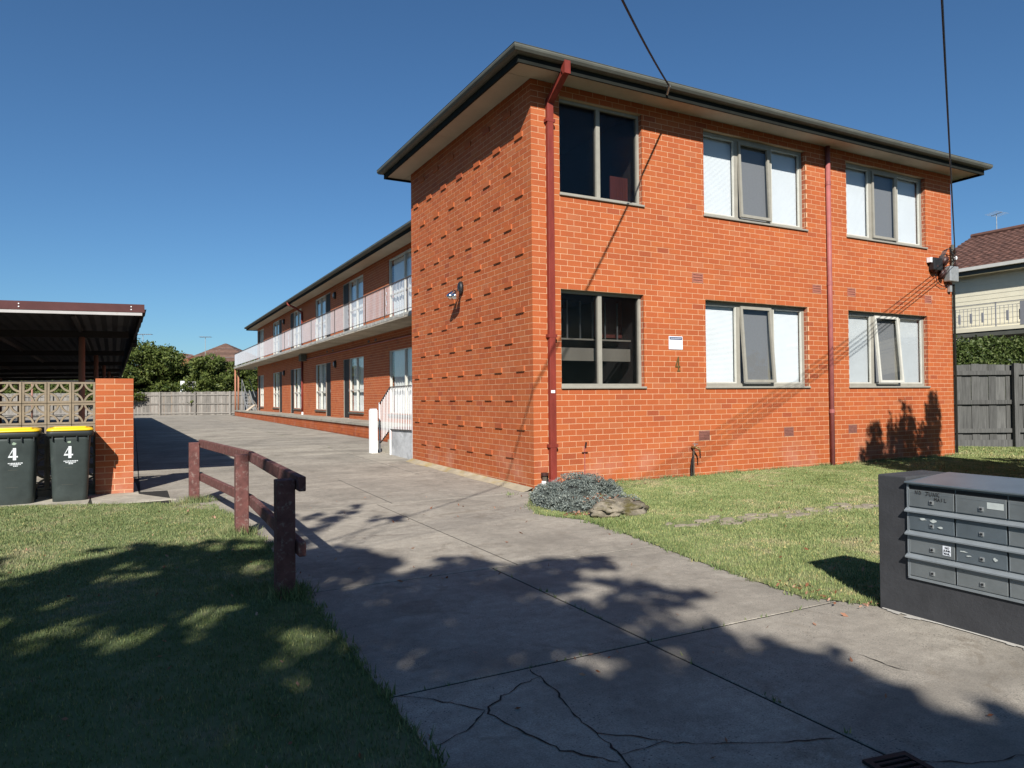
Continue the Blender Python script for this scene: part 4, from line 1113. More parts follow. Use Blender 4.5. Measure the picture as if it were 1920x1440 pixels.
for (x,y,z,rx,ry,rz) in mounds: m.loft([[(x+0.2+math.cos(k*0.785)*rx*s*0.74, y+1.1+math.sin(k*0.785)*ry*s*0.74, z+h*rz*0.74) for k in range(8)] for h, s in ((-0.4,0.9),(0.2,0.98),(0.6,0.8),(0.9,0.43))])
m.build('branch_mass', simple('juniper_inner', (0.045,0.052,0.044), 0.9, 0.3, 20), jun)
def rock(name, label, loc, r, seed):
    from mathutils import noise as mn
    m = MB(); nu, nv = 44, 26; vs = []; off = Vector((seed*3.1, seed*1.7, 0.4))
    for j in range(nv+1):
        ph = math.pi*j/nv
        for i in range(nu):
            th = 2*math.pi*i/nu; d = Vector((math.cos(th)*math.sin(ph), math.sin(th)*math.sin(ph), math.cos(ph)))
            k = 1+0.32*mn.noise(d*1.3+off)+0.20*mn.noise(d*3.1+off)+0.10*mn.noise(d*7.5+off)+0.05*mn.noise(d*16+off)
            ridge = abs(mn.noise(d*2.2+off*2)); k -= 0.22*max(0, 0.16-ridge)/0.16
            if d.z > 0.2: k *= 1-0.38*max(0, 1-((d.x-0.2)/0.75)**2-((d.y+0.15)/0.5)**2)
            vs.append((d.x*k*r[0], d.y*k*r[1], d.z*k*r[2]))
    fs = [(j*nu+i, j*nu+(i+1) % nu, (j+1)*nu+(i+1) % nu, (j+1)*nu+i) for j in range(nv) for i in range(nu)]
    m.add(vs, [f[::-1] for f in fs]); o = m.build(name, ROCKM, None, True); o.location = loc; o.rotation_euler = (0,0,0.35)
    return tag(o, label, 'rock')
rock('garden_rock', 'flat mossy grey rock at the foot of the juniper', (-0.14,-2.16,0.05), (0.44,0.28,0.13), 2)
pts = np.concatenate([np.stack([RNG.normal(-0.15,0.14,150), RNG.normal(-1.72,0.12,150), RNG.uniform(0.05,0.16,150)],1), np.stack([RNG.normal(-0.62,0.12,60), RNG.normal(-2.08,0.05,60), RNG.uniform(0.02,0.05,60)],1), np.stack([RNG.uniform(-1.1,-0.85,50), RNG.uniform(-5.9,-5.2,50), RNG.uniform(0.01,0.03,50)],1)])
pts = np.concatenate([pts, np.stack([RNG.uniform(-9,-4.1,260), RNG.uniform(-8,1.6,260), RNG.uniform(0.02,0.035,260)],1), np.stack([RNG.uniform(-4,-0.9,90), RNG.uniform(-7.6,2,90), RNG.uniform(0.004,0.012,90)],1), np.stack([RNG.uniform(-0.8,8,200), RNG.uniform(-6,-0.1,200), RNG.uniform(0.055,0.07,200)],1)])
o = link('dry_leaves', np_mesh('dry_leaves', leaf_quads(pts, RNG.uniform(0.02,0.055,len(pts)), 0.4), 4), DRY); stuff(o); tag(o, 'dry fallen brown leaves scattered by the juniper and over the lawns', 'leaves')

# ------------------------------------------------------------------ letterbox wall
lw = thing('letterbox_wall', 'charcoal rendered wall holding the grey letterboxes', 'wall', (-0.88,-5.91,0))
T_ = 0.45
YB0, YB1 = -0.20, -1.34          # local y range of the letterbox bank
m = MB()
def rough_panel(mb, o, a, b, na, nb, amp=0.0025):
    """slightly lumpy rendered face"""
    o = Vector(o); a = Vector(a); b = Vector(b); nrm = a.cross(b).normalized(); vs = []
    for j in range(nb+1):
        for i in range(na+1):
            k = amp*random.gauss(0,1) if 0 < i < na and 0 < j < nb else 0
            vs.append(o+a*i/na+b*j/nb+nrm*k)
    mb.add(vs, [(j*(na+1)+i, j*(na+1)+i+1, (j+1)*(na+1)+i+1, (j+1)*(na+1)+i) for j in range(nb) for i in range(na)], 0.5)
pf = [(-1.75,-0.03),(0,-0.03),(0,0.845),(-0.19,0.845),(-0.19,0.243),(-1.352,0.243),(-1.352,0.845),(-1.75,0.845)]
k_ = len(pf); m.add([(0,a,b) for a,b in pf]+[(T_,a,b) for a,b in pf], [(0,1,4,5),(1,2,3,4),(0,5,6,7),(k_+5,k_+4,k_+1,k_),(k_+4,k_+3,k_+2,k_+1),(k_+7,k_+6,k_+5,k_)]+[((i+1)%k_,i,i+k_,(i+1)%k_+k_) for i in range(k_)], 0.5)
o = m.build('rendered_wall', RENDER, lw); bevel(o, 0.010, 3)
m = MB(); m.box(0.30,T_-0.002,-1.35,-0.192,0.245,0.80); m.build('wall_back', RENDER, lw)
m = MB(); rr = random.Random(5); prev = None
for i in range(40):
    y = -0.02-i*0.043; w = 0.008+0.05*max(0,math.sin(i*0.43))*rr.random(); 
    m.add([(-w,y,0.006),(0,y,0.010),(0,y-0.045,0.010),(-w*rr.uniform(.6,1.2),y-0.045,0.006)], [(0,1,2,3)])
m.build('mortar_smear', simple('pale_mortar_smear', (0.40,0.375,0.33), 0.9, 0.2, 20), lw)
bank = thing('letterbox_bank', 'bank of dull metal letterboxes set in the charcoal wall', 'letterboxes', (-0.88,-6.11,0.245))
NC, NR, CW, RH = 4, 4, 0.278, 0.1385
bd = MB(); bd.box(-0.004,0.28,-NC*CW-0.012,-0.001,0.0,0.565); bd.build('carcass', ALU, bank)
tpm = MB(); tpm.add([(-0.03,0.008,0.575),(-0.03,-NC*CW-0.01,0.575),(T_-0.02,-NC*CW-0.01,0.605),(T_-0.02,0.008,0.605),(-0.03,0.008,0.563),(-0.03,-NC*CW-0.01,0.563),(T_-0.02,-NC*CW-0.01,0.595),(T_-0.02,0.008,0.595)], [(3,2,1,0),(4,5,6,7),(0,1,5,4),(1,2,6,5),(2,3,7,6),(3,0,4,7)])
bevel(tpm.build('cover_sheet', ALUB, bank), 0.003, 1)
MB().box(-0.014,-0.005,-0.012,0.0,0.0,0.56).build('side_trim', ALUL, bank); MB().box(-0.012,-0.005,-NC*CW-0.012,0,-0.008,0.008).build('bottom_trim', ALUL, bank)
ajar = {(1,0):5, (1,1):5, (2,1):6, (1,2):0, (2,2):0}
for r in range(NR):
    zt = 0.558-r*RH
    hood = MB(); hood.add([(-0.006,0.006,zt-0.0),(-0.006,-NC*CW-0.012,zt),(-0.034,-NC*CW-0.012,zt-0.018),(-0.034,0.006,zt-0.018),(-0.006,0.006,zt-0.004),(-0.006,-NC*CW-0.012,zt-0.004),(-0.034,-NC*CW-0.012,zt-0.026),(-0.034,0.006,zt-0.026)], [(0,1,2,3),(7,6,5,4),(3,2,6,7),(0,3,7,4),(1,5,6,2)])
    if r: hood.build('slot_hood', ALUL, bank)
    for c_ in range(NC):
        y1 = -0.012-c_*CW; y0 = y1-CW+0.008; zb, zz = zt-RH+0.008, zt-0.030
        lb = MB(); lb.box(-0.0075,-0.0045,y0,y1,zb,zt-0.006); lo = lb.build('letterbox', BLACK, bank)
        dm = MB(); h_ = zz-zb
        dm.box(-0.006,0.0,y0+0.002,y1-0.002,0,h_); 
        do = dm.build('letterbox_door', ALUB if (r,c_) in ajar and ajar[(r,c_)] else ALU, lo); bevel(do, 0.0015, 1)
        a_ = math.radians(ajar.get((r,c_), 0))
        do.location = (-0.008, 0, zb); 
        if a_: do.matrix_parent_inverse = Matrix(); do.rotation_euler = (0, -a_*0.35, 0)
        yk = (y0+y1)/2-0.005; zk = zb+h_*0.36
        MB().box(-0.020,-0.014-0.0005,yk-0.011,yk+0.011,zk-0.011,zk+0.011).build('lock', ZINC, lo)
        MB().tube([(-0.0205,yk,zk),(-0.0225,yk,zk)], 0.007, 8).build('keyhole', BLACK, lo)
        # seam line along the top of the door
        MB().box(-0.0155,-0.0142,y0+0.01,y1-0.01,zz-0.016,zz-0.0145).build('seam', ALUL, lo)
        MB().box(-0.0158,-0.0142,y1-0.004,y1-0.002,zb,zz).build('edge_glint', ALUL, lo)
def stick_text(body, size, y, z, mat, par, x=-0.0158, bold=0.0, rot=0.0):
    tm = text_mesh(body, size, 'lettering', 0.0003, bold=bold); tm.materials.append(mat)
    o = link('lettering', tm, None, par); o.location = (x, y, z); o.rotation_euler = (math.pi/2, rot, -math.pi/2)
    return o
# hand-written on the first door (strokes drawn with a marker)
HAND = {'N': [[(0,0),(0.05,1),(0.7,0),(0.75,1)]], 'O': [[(0.35,1),(0.05,0.6),(0.2,0.05),(0.6,0.1),(0.65,0.7),(0.35,1)]],
        'J': [[(0,1),(0.9,0.95)],[(0.5,0.97),(0.5,0.15),(0.25,0),(0.05,0.2)]], 'U': [[(0,1),(0.05,0.15),(0.4,0),(0.65,0.2),(0.65,1)]],
        'K': [[(0,0),(0.05,1)],[(0.65,1),(0.08,0.5),(0.75,0)]], 'M': [[(0,0),(0.1,1),(0.4,0.4),(0.75,1),(0.8,0)]], 'A': [[(0,0),(0.35,1),(0.75,0)],[(0.15,0.4),(0.6,0.42)]],
        'I': [[(0.2,0),(0.22,1)]], 'L': [[(0.05,1),(0.05,0),(0.6,0.02)]]}
def hand(word, y, z, h):
    m = MB()
    for ch in word:
        for st_ in HAND[ch]:
            m.tube([(-0.0155, y-px_*h*0.9, z+pz_*h+random.uniform(-1,1)*h*0.04) for px_, pz_ in st_], 0.0019, 4)
        y -= h*1.02
    m.build('handwriting', INK, bank)
hand('NO', -0.055, 0.505, 0.021); hand('JUNK', -0.118, 0.502, 0.022); hand('MAIL', -0.170, 0.476, 0.019)
zr = 0.558-2*RH
stk = MB().box(-0.0165,-0.0145,-0.258,-0.213,zr-0.112,zr-0.058).build('sticker', SIGNW, bank)
for i, wd in enumerate(('NO','JUNK','MAIL')):
    stick_text(wd, 0.0165, -0.219 if i else -0.226, zr-0.074-i*0.0165, INK, stk, -0.0172, 0.0004)
def patch(y, z, w, h, seed):
    rr = random.Random(seed); k = 9
    pts_ = [(y+math.cos(6.283*i/k)*w*rr.uniform(.4,1), z+math.sin(6.283*i/k)*h*rr.uniform(.4,1)) for i in range(k)]
    m = MB(); m.add([(-0.0192,a,b) for a,b in pts_], [tuple(range(k))]); m.build('glue_patch', GLUE, bank)
z1_ = 0.558-1*RH
patch(-0.10, z1_-0.06, 0.032, 0.010, 1); patch(-0.165, z1_-0.062, 0.025, 0.013, 2); patch(-0.205, z1_-0.095, 0.022, 0.009, 6)
patch(-0.33, zr-0.07, 0.03, 0.006, 3); patch(-0.36, zr-0.09, 0.02, 0.005, 4); patch(-0.50, zr-0.085, 0.014, 0.014, 5)
MB().box(-0.0157,-0.0146,-0.545,-0.46,0.470,0.505).build('faded_label', GLUE, bank)

# ------------------------------------------------------------------ timber rail beside the drive
rf = thing('timber_rail_fence', 'low maroon timber post-and-rail fence along the drive', 'rail fence', (0,0,0))
posts = [(-4.12,-3.74,0.80),(-4.08,-1.24,0.80),(-4.33,1.40,0.79)]
for x, y, h in posts:
    m = MB(); m.box(x-0.062,x+0.062,y-0.062,y+0.062,-0.1,h); bevel(m.build('post', RAILW, rf), 0.008, 2)
def rail(p, q, h):
    d = (Vector(q)-Vector(p)).normalized(); m = MB(); m.bar(p, q, 0.05, h); bevel(m.build('rail', RAILW, rf), 0.007, 2)
off = 0.092
for z, h in ((0.775,0.10),(0.335,0.10)):
    rail((-4.12+off,-3.88,z+ (0.0)), (-4.08+off,-1.22,z), h)
    rail((-4.08+off,-1.20,z), (-4.33+off-0.008,1.47,z-0.005), h)

# ------------------------------------------------------------------ screen wall with brick pier
RZ = -0.487
pw = thing('screen_wall', 'patterned breeze-block screen wall with a brick end pier', 'wall', PA, 0)
# local: +x to the right along the wall (s = -x), +y away from the street
PH = 20*0.0832
core = MB().box(-0.467,-0.003,0.003,0.342,-0.02,PH-0.006).build('pier', MORTAR, pw)
bmesh_cache = {}
def pier_brick(x0, x1, y0, y1, z0, z1):
    key = (round(x1-x0,3), round(y1-y0,3))
    if key not in bmesh_cache:
        mm = MB().box(-key[0]/2,key[0]/2,-key[1]/2,key[1]/2,-0.0365,0.0365,0.0).mesh('brick'); mm.materials.append(BRICK); bmesh_cache[key] = mm
    o = link('brick', bmesh_cache[key], None, core); o.location = ((x0+x1)/2+random.gauss(0,0.001),(y0+y1)/2,(z0+z1)/2+0.0)
for c in range(20):
    z0, z1 = c*0.0832+0.005, (c+1)*0.0832-0.005
    if c % 2:
        for x0, x1 in ((-0.47,-0.240),(-0.230,0.0)): pier_brick(x0,x1,0.0,0.11,z0,z1)
        pier_brick(-0.11,0.0,0.12,0.345,z0,z1)
    else:
        for x0, x1 in ((-0.47,-0.360),(-0.350,-0.120),(-0.110,0.0)): pier_brick(x0,x1,0.0,0.11,z0,z1)
        pier_brick(-0.11,0.0,0.12,0.225,z0,z1); pier_brick(-0.11,0.0,0.235,0.345,z0,z1)
    pier_brick(-0.47,-0.12,0.235,0.345,z0,z1)
BWD, BHT, BD = 0.288, 0.296, 0.09
def breeze():
    m = MB(); w, h = BWD-0.008, BHT-0.008; t = 0.026
    m.box(-w/2,-w/2+t,0,BD,-h/2,h/2); m.box(w/2-t,w/2,0,BD,-h/2,h/2); m.box(-w/2+t,w/2-t,0,BD,h/2-t,h/2); m.box(-w/2+t,w/2-t,0,BD,-h/2,-h/2+t)
    for sx in (-1,1):
        for sz in (-1,1):
            cx, cz = sx*w/2, sz*h/2; rows = []
            for i in range(9):
                a = math.pi/2*i/8; ca, sa = math.cos(a), math.sin(a)
                ro_, ri = 0.5, 0.5-0.085
                rows.append([(cx-sx*w*ro_*ca, 0.004, cz-sz*h*ro_*sa), (cx-sx*w*ri*ca, 0.004, cz-sz*h*ri*sa), (cx-sx*w*ri*ca, BD-0.004, cz-sz*h*ri*sa), (cx-sx*w*ro_*ca, BD-0.004, cz-sz*h*ro_*sa)])
            m.loft(rows)
    return m.mesh('breeze_block')
bb = breeze(); bb.materials.append(BREEZE)
mj = MB()
for r in range(5):
    for c in range(9):
        o = link('breeze_block', bb, None, pw); o.location = (-0.472-BWD*(c+0.5), 0.11, 0.135+BHT*(r+0.5)); 
    mj.box(-0.472-BWD*9,-0.472,0.13,0.20,0.135+BHT*r-0.004,0.135+BHT*r+0.004)
for c in range(10): mj.box(-0.476-BWD*c,-0.468-BWD*c,0.13,0.20,0.0,0.135+BHT*5)
mj.box(-0.472-BWD*9,-0.472,0.10,0.23,-0.02,0.13)
mj.build('block_mortar', BREEZE, pw)

# ------------------------------------------------------------------ wheelie bins
def rrect(w, d, r, z, cy=0.0, n=4):
    pts = []
    for (sx, sy, a0) in ((1,1,0),(-1,1,90),(-1,-1,180),(1,-1,270)):
        for k in range(n+1):
            a = math.radians(a0+90*k/n); pts.append((sx*(w/2-r)+math.cos(a)*r, cy+sy*(d/2-r)+math.sin(a)*r, z))
    return pts
def four(mb, x, z, s, y):
    """stencil style 4: thick upright, split diagonal"""
    def q(pts): mb.add([(x+a*s, y, z+b*s) for a, b in pts], [tuple(range(len(pts)))])
    q([(0.34,0),(0.56,0),(0.56,1),(0.34,1)]); q([(0.57,0.22),(0.68,0.22),(0.68,0.34),(0.57,0.34)])
    q([(0.0,0.22),(0.32,0.22),(0.32,0.36),(0.10,0.36)]); q([(0.0,0.22),(0.10,0.36),(0.32,0.74),(0.32,0.90)][::-1][::-1])
def bin_(s, label, tilt, off=-0.50, rz=0.0):
    b = thing('wheelie_bin', label, 'bin', scr(s, off), rz, 'wheelie bins in front of the screen wall')
    m = MB(); rings = []
    for t in (0,0.02,0.1,0.3,0.5,0.7,0.86,0.93):
        w = 0.395+0.075*t; d = 0.44+0.12*t
        rings.append(rrect(w, d, 0.07, 0.012+t*0.96, 0.0))
    rings[0] = rrect(0.37,0.41,0.06,0.0)
    m.loft(rings); m.build('body', BINB, b, True)
    m = MB(); m.loft([rrect(0.47,0.55,0.07,0.875),rrect(0.53,0.61,0.07,0.895),rrect(0.535,0.615,0.07,0.94),rrect(0.515,0.60,0.07,0.955)]); m.build('rim', BINR, b, True)
    for x in (-0.2,-0.07,0.07,0.2): MB().box(x-0.006,x+0.006,-0.30,-0.25,0.835,0.89).build('rim_rib', BINR, b)
    m = MB(); m.loft([rrect(0.53,0.62,0.08,0.957),rrect(0.535,0.625,0.08,0.968),rrect(0.51,0.60,0.08,0.985),rrect(0.42,0.50,0.08,0.996),rrect(0.2,0.3,0.06,1.0)]); lid = m.build('lid', BINL, b, True)
    m = MB(); m.loft([rrect(0.38,0.07,0.03,0.985,-0.22),rrect(0.38,0.07,0.03,1.008,-0.22),rrect(0.35,0.05,0.02,1.014,-0.22)]); m.build('lid_ridge', BINL, lid, True)
    MB().tube([(-0.18,0.315,0.97),(0.18,0.315,0.97)], 0.016, 8).build('handle', BINR, b)
    for x in (-0.19,0.19): MB().tube([(x-0.025,0.22,0.09),(x+0.025,0.22,0.09)], 0.09, 14).build('wheel', BLACK, b)
    def fy(z): t = (z-0.012)/0.96; return -(0.44+0.12*t)/2-0.0025
    m = MB(); zc = 0.60; sz = 0.155
    vs_n = len(m.v); four(m, -0.075, 0.0, sz, 0.0); 
    m.v = [(x, fy(0.60+z), 0.60+z) for x, y, z in m.v]; m.build('number_four', BINW, b)
    rr = random.Random(int(s*100)); m = MB()
    for i, (a, c_) in enumerate(((-0.075,0.085),(-0.055,0.065),(-0.02,0.03))):
        x = a
        while x < c_-0.008:
            w = rr.uniform(0.006,0.022); z = 0.555-i*0.018; x1 = min(x+w,c_)
            m.add([(x,fy(z),z),(x1,fy(z),z),(x1,fy(z+0.011),z+0.011),(x,fy(z+0.011),z+0.011)], [(0,1,2,3)]); x += w+0.004
    m.build('small_print', BINW, b)
    m = MB(); k = 7; cx = rr.uniform(-0.02,0.02); m.add([(cx+math.cos(6.283*i/k)*0.028*rr.uniform(.5,1), fy(0.81), 0.81+math.sin(6.283*i/k)*0.022*rr.uniform(.5,1)) for i in range(k)], [tuple(range(k))]); m.v = [(x, fy(z), z) for x,y,z in m.v]; m.build('worn_emblem', simple('worn_emblem_green', (0.30,0.38,0.28), 0.7) if 'worn_emblem_green' not in MATS else MATS['worn_emblem_green'], b)
    for zz in (0.47,0.25): MB().add([(-0.12+zz*0.1,fy(zz),zz),(0.03,fy(zz),zz+0.001),(0.03,fy(zz+.004),zz+0.004),(-0.12+zz*0.1,fy(zz+.004),zz+0.004)], [(0,1,2,3)]).build('scuff', GUTT, b)
    return b
bin_(0.75, 'green recycling bin with yellow lid standing nearest the brick pier', 0, -0.27, 0.07)
bin_(1.345, 'green recycling bin with yellow lid at the left edge of the picture', 0, -0.27, 0.05)

# ------------------------------------------------------------------ carport
cp = thing('carport', 'long dark flat-roofed carport with maroon fascia', 'carport', (0,0,0))
f0 = scr(-0.14, 0.0); f1 = scr(7.2, 0.0); rd = Vector((-0.021,1,0))
zr0 = 2.66
roof = MB(); nx = 90
# corrugated deck: profile along the front edge, swept back
prof_pts = [f0.lerp(f1, i/nx) for i in range(nx+1)]
vs = []
for i, p in enumerate(prof_pts):
    z = zr0+0.012*(1 if i % 2 else -1)-0.018*(i/nx)*7.3
    q = p+rd*(39.5-p.y)
    vs += [(p.x,p.y,z),(q.x,q.y,z+0.02)]
roof.add(vs, [(2*i,2*i+2,2*i+3,2*i+1) for i in range(nx)])
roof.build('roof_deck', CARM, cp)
def along(a, b, z0, z1, th, mat, name, back=0.0):
    m = MB(); o_ = NN*back; m.bar(a+o_+Vector((0,0,(z0+z1)/2)), b+o_+Vector((0,0,(z0+z1)/2)), th, z1-z0); return m.build(name, mat, cp)
m = MB(); m.bar(f0+Vector((0,0,2.668)), f1+Vector((0,0,2.538)), 0.02, 0.115); m.build('fascia', CARF, cp)
m = MB(); m.bar(f0+Vector((0,0,2.588))+DD*0.03+NN*0.012, f1+Vector((0,0,2.458))+NN*0.012, 0.03, 0.045); m.build('fascia_batten', CARW, cp)
for s in (0.03,1.36,1.92,3.3): 
    for dz in (0.02,-0.02):
        p = scr(s,-0.012,2.666-0.018*s+dz); MB().tube([p, p-NN*0.006], 0.009, 6).build('fascia_screw', WHITE, cp)
e0 = f0; e1 = f0+rd*36.8
m = MB(); n_ = 150
for i in range(n_):     # wavy side edge of the sheets
    pass
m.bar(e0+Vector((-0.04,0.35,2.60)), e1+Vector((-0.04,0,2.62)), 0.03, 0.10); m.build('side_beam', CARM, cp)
m = MB(); vs = []
for i in range(n_+1):
    p = e0+rd*(36.8*i/n_); z = 2.655+0.018*math.sin(i*1.57); vs += [(p.x+0.03,p.y,z),(p.x-0.06,p.y,z)]
m.add(vs, [(2*i,2*i+1,2*i+3,2*i+2) for i in range(n_)]); m.build('sheet_edge', CARM, cp)
m = MB(); m.bar(e0+Vector((-0.12,4.6,2.56)), e0+Vector((-0.13,5.6,2.54)), 0.10, 0.14); m.build('gutter_end', FASC, cp)
for k in range(7):
    y = 5.8+5.8*k
    MB().tube([(-5.83-0.01*k,y,gz(y)-0.05),(-5.83-0.01*k,y,2.47)], 0.05, 12).build('post', POSTM, cp, True)
    MB().tube([(-10.4,y+2.2,gz(y)-0.05),(-10.4,y+2.2,2.40)], 0.05, 10).build('post', POSTM, cp, True)
    a = Vector((-4.98-0.021*y,y,2.53)); b = a+DD*6.9+Vector((0,0,-0.12))
    MB().bar(a, b, 0.06, 0.12).build('beam', CARM, cp)
for k in range(5):
    a = f0+DD*(0.9+1.4*k)+Vector((0,0.3,2.60-0.018*(0.9+1.4*k))); MB().bar(a, a+rd*35, 0.05, 0.07).build('purlin', CARM, cp)

# ------------------------------------------------------------------ fences
def paling_fence(name, label, p, q, z, h, pw_, mat, posts_s, rails, ind=True, lap=True, mat_post=None, front=-1, gap=0.01):
    f = thing(name, label, 'fence')
    p = Vector((*p,0)); q = Vector((*q,0)); d = (q-p).normalized(); ln = (q-p).length; nr = Vector((d.y,-d.x,0))*(1 if front < 0 else -1)   # nr toward viewer side
    n_ = int(ln/pw_); allm = MB()
    for i in range(n_):
        a = p+d*(i*pw_); lift = random.uniform(-0.015,0.02); o_ = -nr*(0.0 if (i % 2 or not lap) else 0.016)
        m = MB() if ind else allm
        w = pw_-gap if not lap else pw_*(1.12 if i % 2 == 0 else 0.88)-gap*0.3
        c = a+d*pw_/2
        m.obox(c+o_+Vector((0,0,z+h/2+lift/2)), d*w/2, nr*0.007, Vector((0,0,h/2+lift/2)))
        if ind: m.build('paling', mat, f)
    if not ind: stuff(allm.build('palings', mat, f))
    for zz, hh in rails:
        MB().bar(p+nr*0.035+Vector((0,0,z+zz)), q+nr*0.035+Vector((0,0,z+zz)), 0.045, hh).build('rail', mat, f)
    for s in posts_s:
        c = p+d*s+nr*0.12; MB().obox(c+Vector((0,0,z+h*0.5)), d*0.055, nr*0.045, Vector((0,0,h*0.5+0.02))).build('post', mat_post or mat, f)
    return f
dx, dy = 0.883, -0.47
B0 = (-16.72, 57.53)
bl = 33
bq = (B0[0]+bl*0.858, B0[1]-bl*0.514)
paling_fence('back_fence', 'weathered grey paling fence across the far end of the yard', B0, bq, 0.18, 1.72, 0.15, TIMB, [2.2,4.9,7.6,10.2,13.0,15.75,18.4,21.0,23.6], [(1.5,0.09),(0.85,0.09),(0.18,0.09)], ind=False)
sp0 = (11.4,1.72); spq = (17.4,-1.48)
paling_fence('side_fence', 'dark grey paling fence beyond the right corner of the flats', sp0, spq, 0.02, 2.0, 0.205, TIMBD, [0.3,2.42,4.8], [(1.80,0.10),(1.10,0.10),(0.42,0.10),(0.10,0.2)], ind=True)
paling_fence('left_fence', 'paling fence on the left boundary behind the carport', (-12.4,46), (-12.4,2), 0.05, 1.7, 0.2, TIMB, [2,8,14,20,26,32,38], [(1.4,0.09),(0.4,0.09)], ind=False, front=1)
tr = thing('garden_trellis', 'square lattice trellis with a white post above back fence', 'trellis', (-1.7,50.6,0.2))
MB().box(-0.14,0.14,-0.07,0.07,0,2.55).build('post', WHITE, tr)
m = MB()
for k in range(12): m.box(0.2+k*0.17,0.23+k*0.17,-0.01,0.01,1.4,2.5)
for k in range(7): m.box(0.18,2.15,-0.012,0.012,1.45+k*0.17,1.48+k*0.17)
m.build('lattice', simple('trellis_grey', (0.42,0.41,0.38), 0.8), tr)

# ------------------------------------------------------------------ trees, hedges
def tree(name, label, base, lobes, leaf, n_per, mat, trunk_r=0.12, group=None, cat='tree', seed=0, trunk_top=None, shell=0.5, aspect=0.6):
    """lobes: (x,y,z,rx,ry,rz) in world coordinates"""
    global RNG
    RNG = np.random.default_rng(100+seed); rnd = random.Random(seed)
    t = thing(name, label, cat, base, 0, group); b = Vector(base)
    V = []
    for (x,y,z,rx,ry,rz) in lobes:
        n_ = int(n_per*(rx*ry+ry*rz+rx*rz)/3)
        # leaves gathered on twig ends: clumps inside the lobe
        k = max(8, n_//22)
        cc = ball_points(k, (x-b.x,y-b.y,z-b.z), (rx,ry,rz), shell)
        idx = RNG.integers(0, k, n_)
        p = cc[idx]+RNG.normal(size=(n_,3))*np.array([rx,ry,rz])*0.10
        V.append(leaf_quads(p, RNG.uniform(leaf*0.6,leaf*1.4,n_), aspect, 0.0))
    V = np.concatenate(V)
    V = V[V[:,:,2].min(1) > 0.02]
    cr = link('crown', np_mesh('crown', V, 4), mat, t)
    cx = sum(l[0] for l in lobes)/len(lobes)-b.x; cy = sum(l[1] for l in lobes)/len(lobes)-b.y; zm = min(l[2]-l[5] for l in lobes)-b.z
    zt = max(0.5, zm+0.25*(max(l[2] for l in lobes)-b.z-zm))
    fork = Vector((cx*0.35, cy*0.35, zt)) if trunk_top is None else Vector(trunk_top)
    m = MB(); m.tube([Vector((0,0,-0.1)), fork*0.5+Vector((rnd.uniform(-.1,.1),rnd.uniform(-.1,.1),0)), fork], [trunk_r*1.25,trunk_r,trunk_r*0.8], 9)
    tk = m.build('trunk', BARK, t, True)
    for (x,y,z,rx,ry,rz) in lobes:
        e = Vector((x-b.x,y-b.y,z-b.z)); mid = fork.lerp(e,0.5)+Vector((rnd.uniform(-.2,.2),rnd.uniform(-.2,.2),rnd.uniform(-.1,.3)))
        r0 = trunk_r*(0.42 if rx > 0.3 else 0.10); MB().tube([fork, mid, e, e+(e-mid)*0.12], [r0,r0*0.6,r0*0.25,r0*0.1], 6).build('limb', BARK, tk)
    return t
def bush_lobes(cx, cy, w, z0, top, n, seed):
    r = random.Random(seed); out = []
    for i in range(n):
        f = i/(n-1) if n > 1 else 0.5
        z = z0+(top-z0)*(0.2+0.62*f); sp = w*0.5*(1-0.55*f)
        out.append((cx+r.uniform(-sp,sp), cy+r.uniform(-sp,sp)*0.8, z, w*r.uniform(0.22,0.34), w*r.uniform(0.22,0.34), (top-z0)*r.uniform(0.14,0.22)))
    return out
def P_at(px, d):      # lateral position on a ray of the photograph at an assumed depth
    v = fwd + (px-960)/1333.26*r2; p = CAM+v*d; return p.x, p.y
for i, (px, d, w, top, z0, lab) in enumerate((
    (272,55,4.2,6.0,0.6,'tall leafy tree behind the back fence next to the carport'),
    (232,53,3.4,3.9,0.6,'dense green bush at the left behind back fence under the carport eave'),
    (322,56,3.2,4.0,0.6,'green bush behind the middle of the back fence'),
    (368,57,3.0,4.2,1.6,'low green bush behind the white trellis post'),
    (408,55,3.6,4.9,0.6,'bright green rounded tree behind the back fence before the tiled roof'),
    (452,56,3.6,4.3,0.6,'green bush behind the far end of the balcony'),
    (500,60,4.5,4.6,0.6,'green bush glimpsed below the far end of the balcony'),
    (178,60,5.0,4.4,0.6,'green tree seen through the breeze blocks nearest the pier'),
    (110,62,5.5,4.6,0.6,'green tree seen through the middle of the breeze blocks'),
    (40,62,5.5,4.3,0.6,'green tree seen through the breeze blocks above the left bin'))):
    x, y = P_at(px, d)
    tree('garden_tree', lab, (x,y,0.1), bush_lobes(x,y,w*1.3,z0,top,15,i), 0.20, 900, LEAF if i != 3 else LEAFD, 0.10, 'trees behind the back fence', seed=i)
for i, y in enumerate((8,13,19,26,33)):
    tree('boundary_bush', ('first','second','third','fourth','fifth')[i]+' bush from the street along the left boundary behind the carport', (-13.6,y,0), bush_lobes(-13.6,y,3.6,0.3,3.4+0.4*(i % 2),8,40+i), 0.22, 420, LEAF, 0.1, 'bushes on the left boundary', 'bush', 40+i)
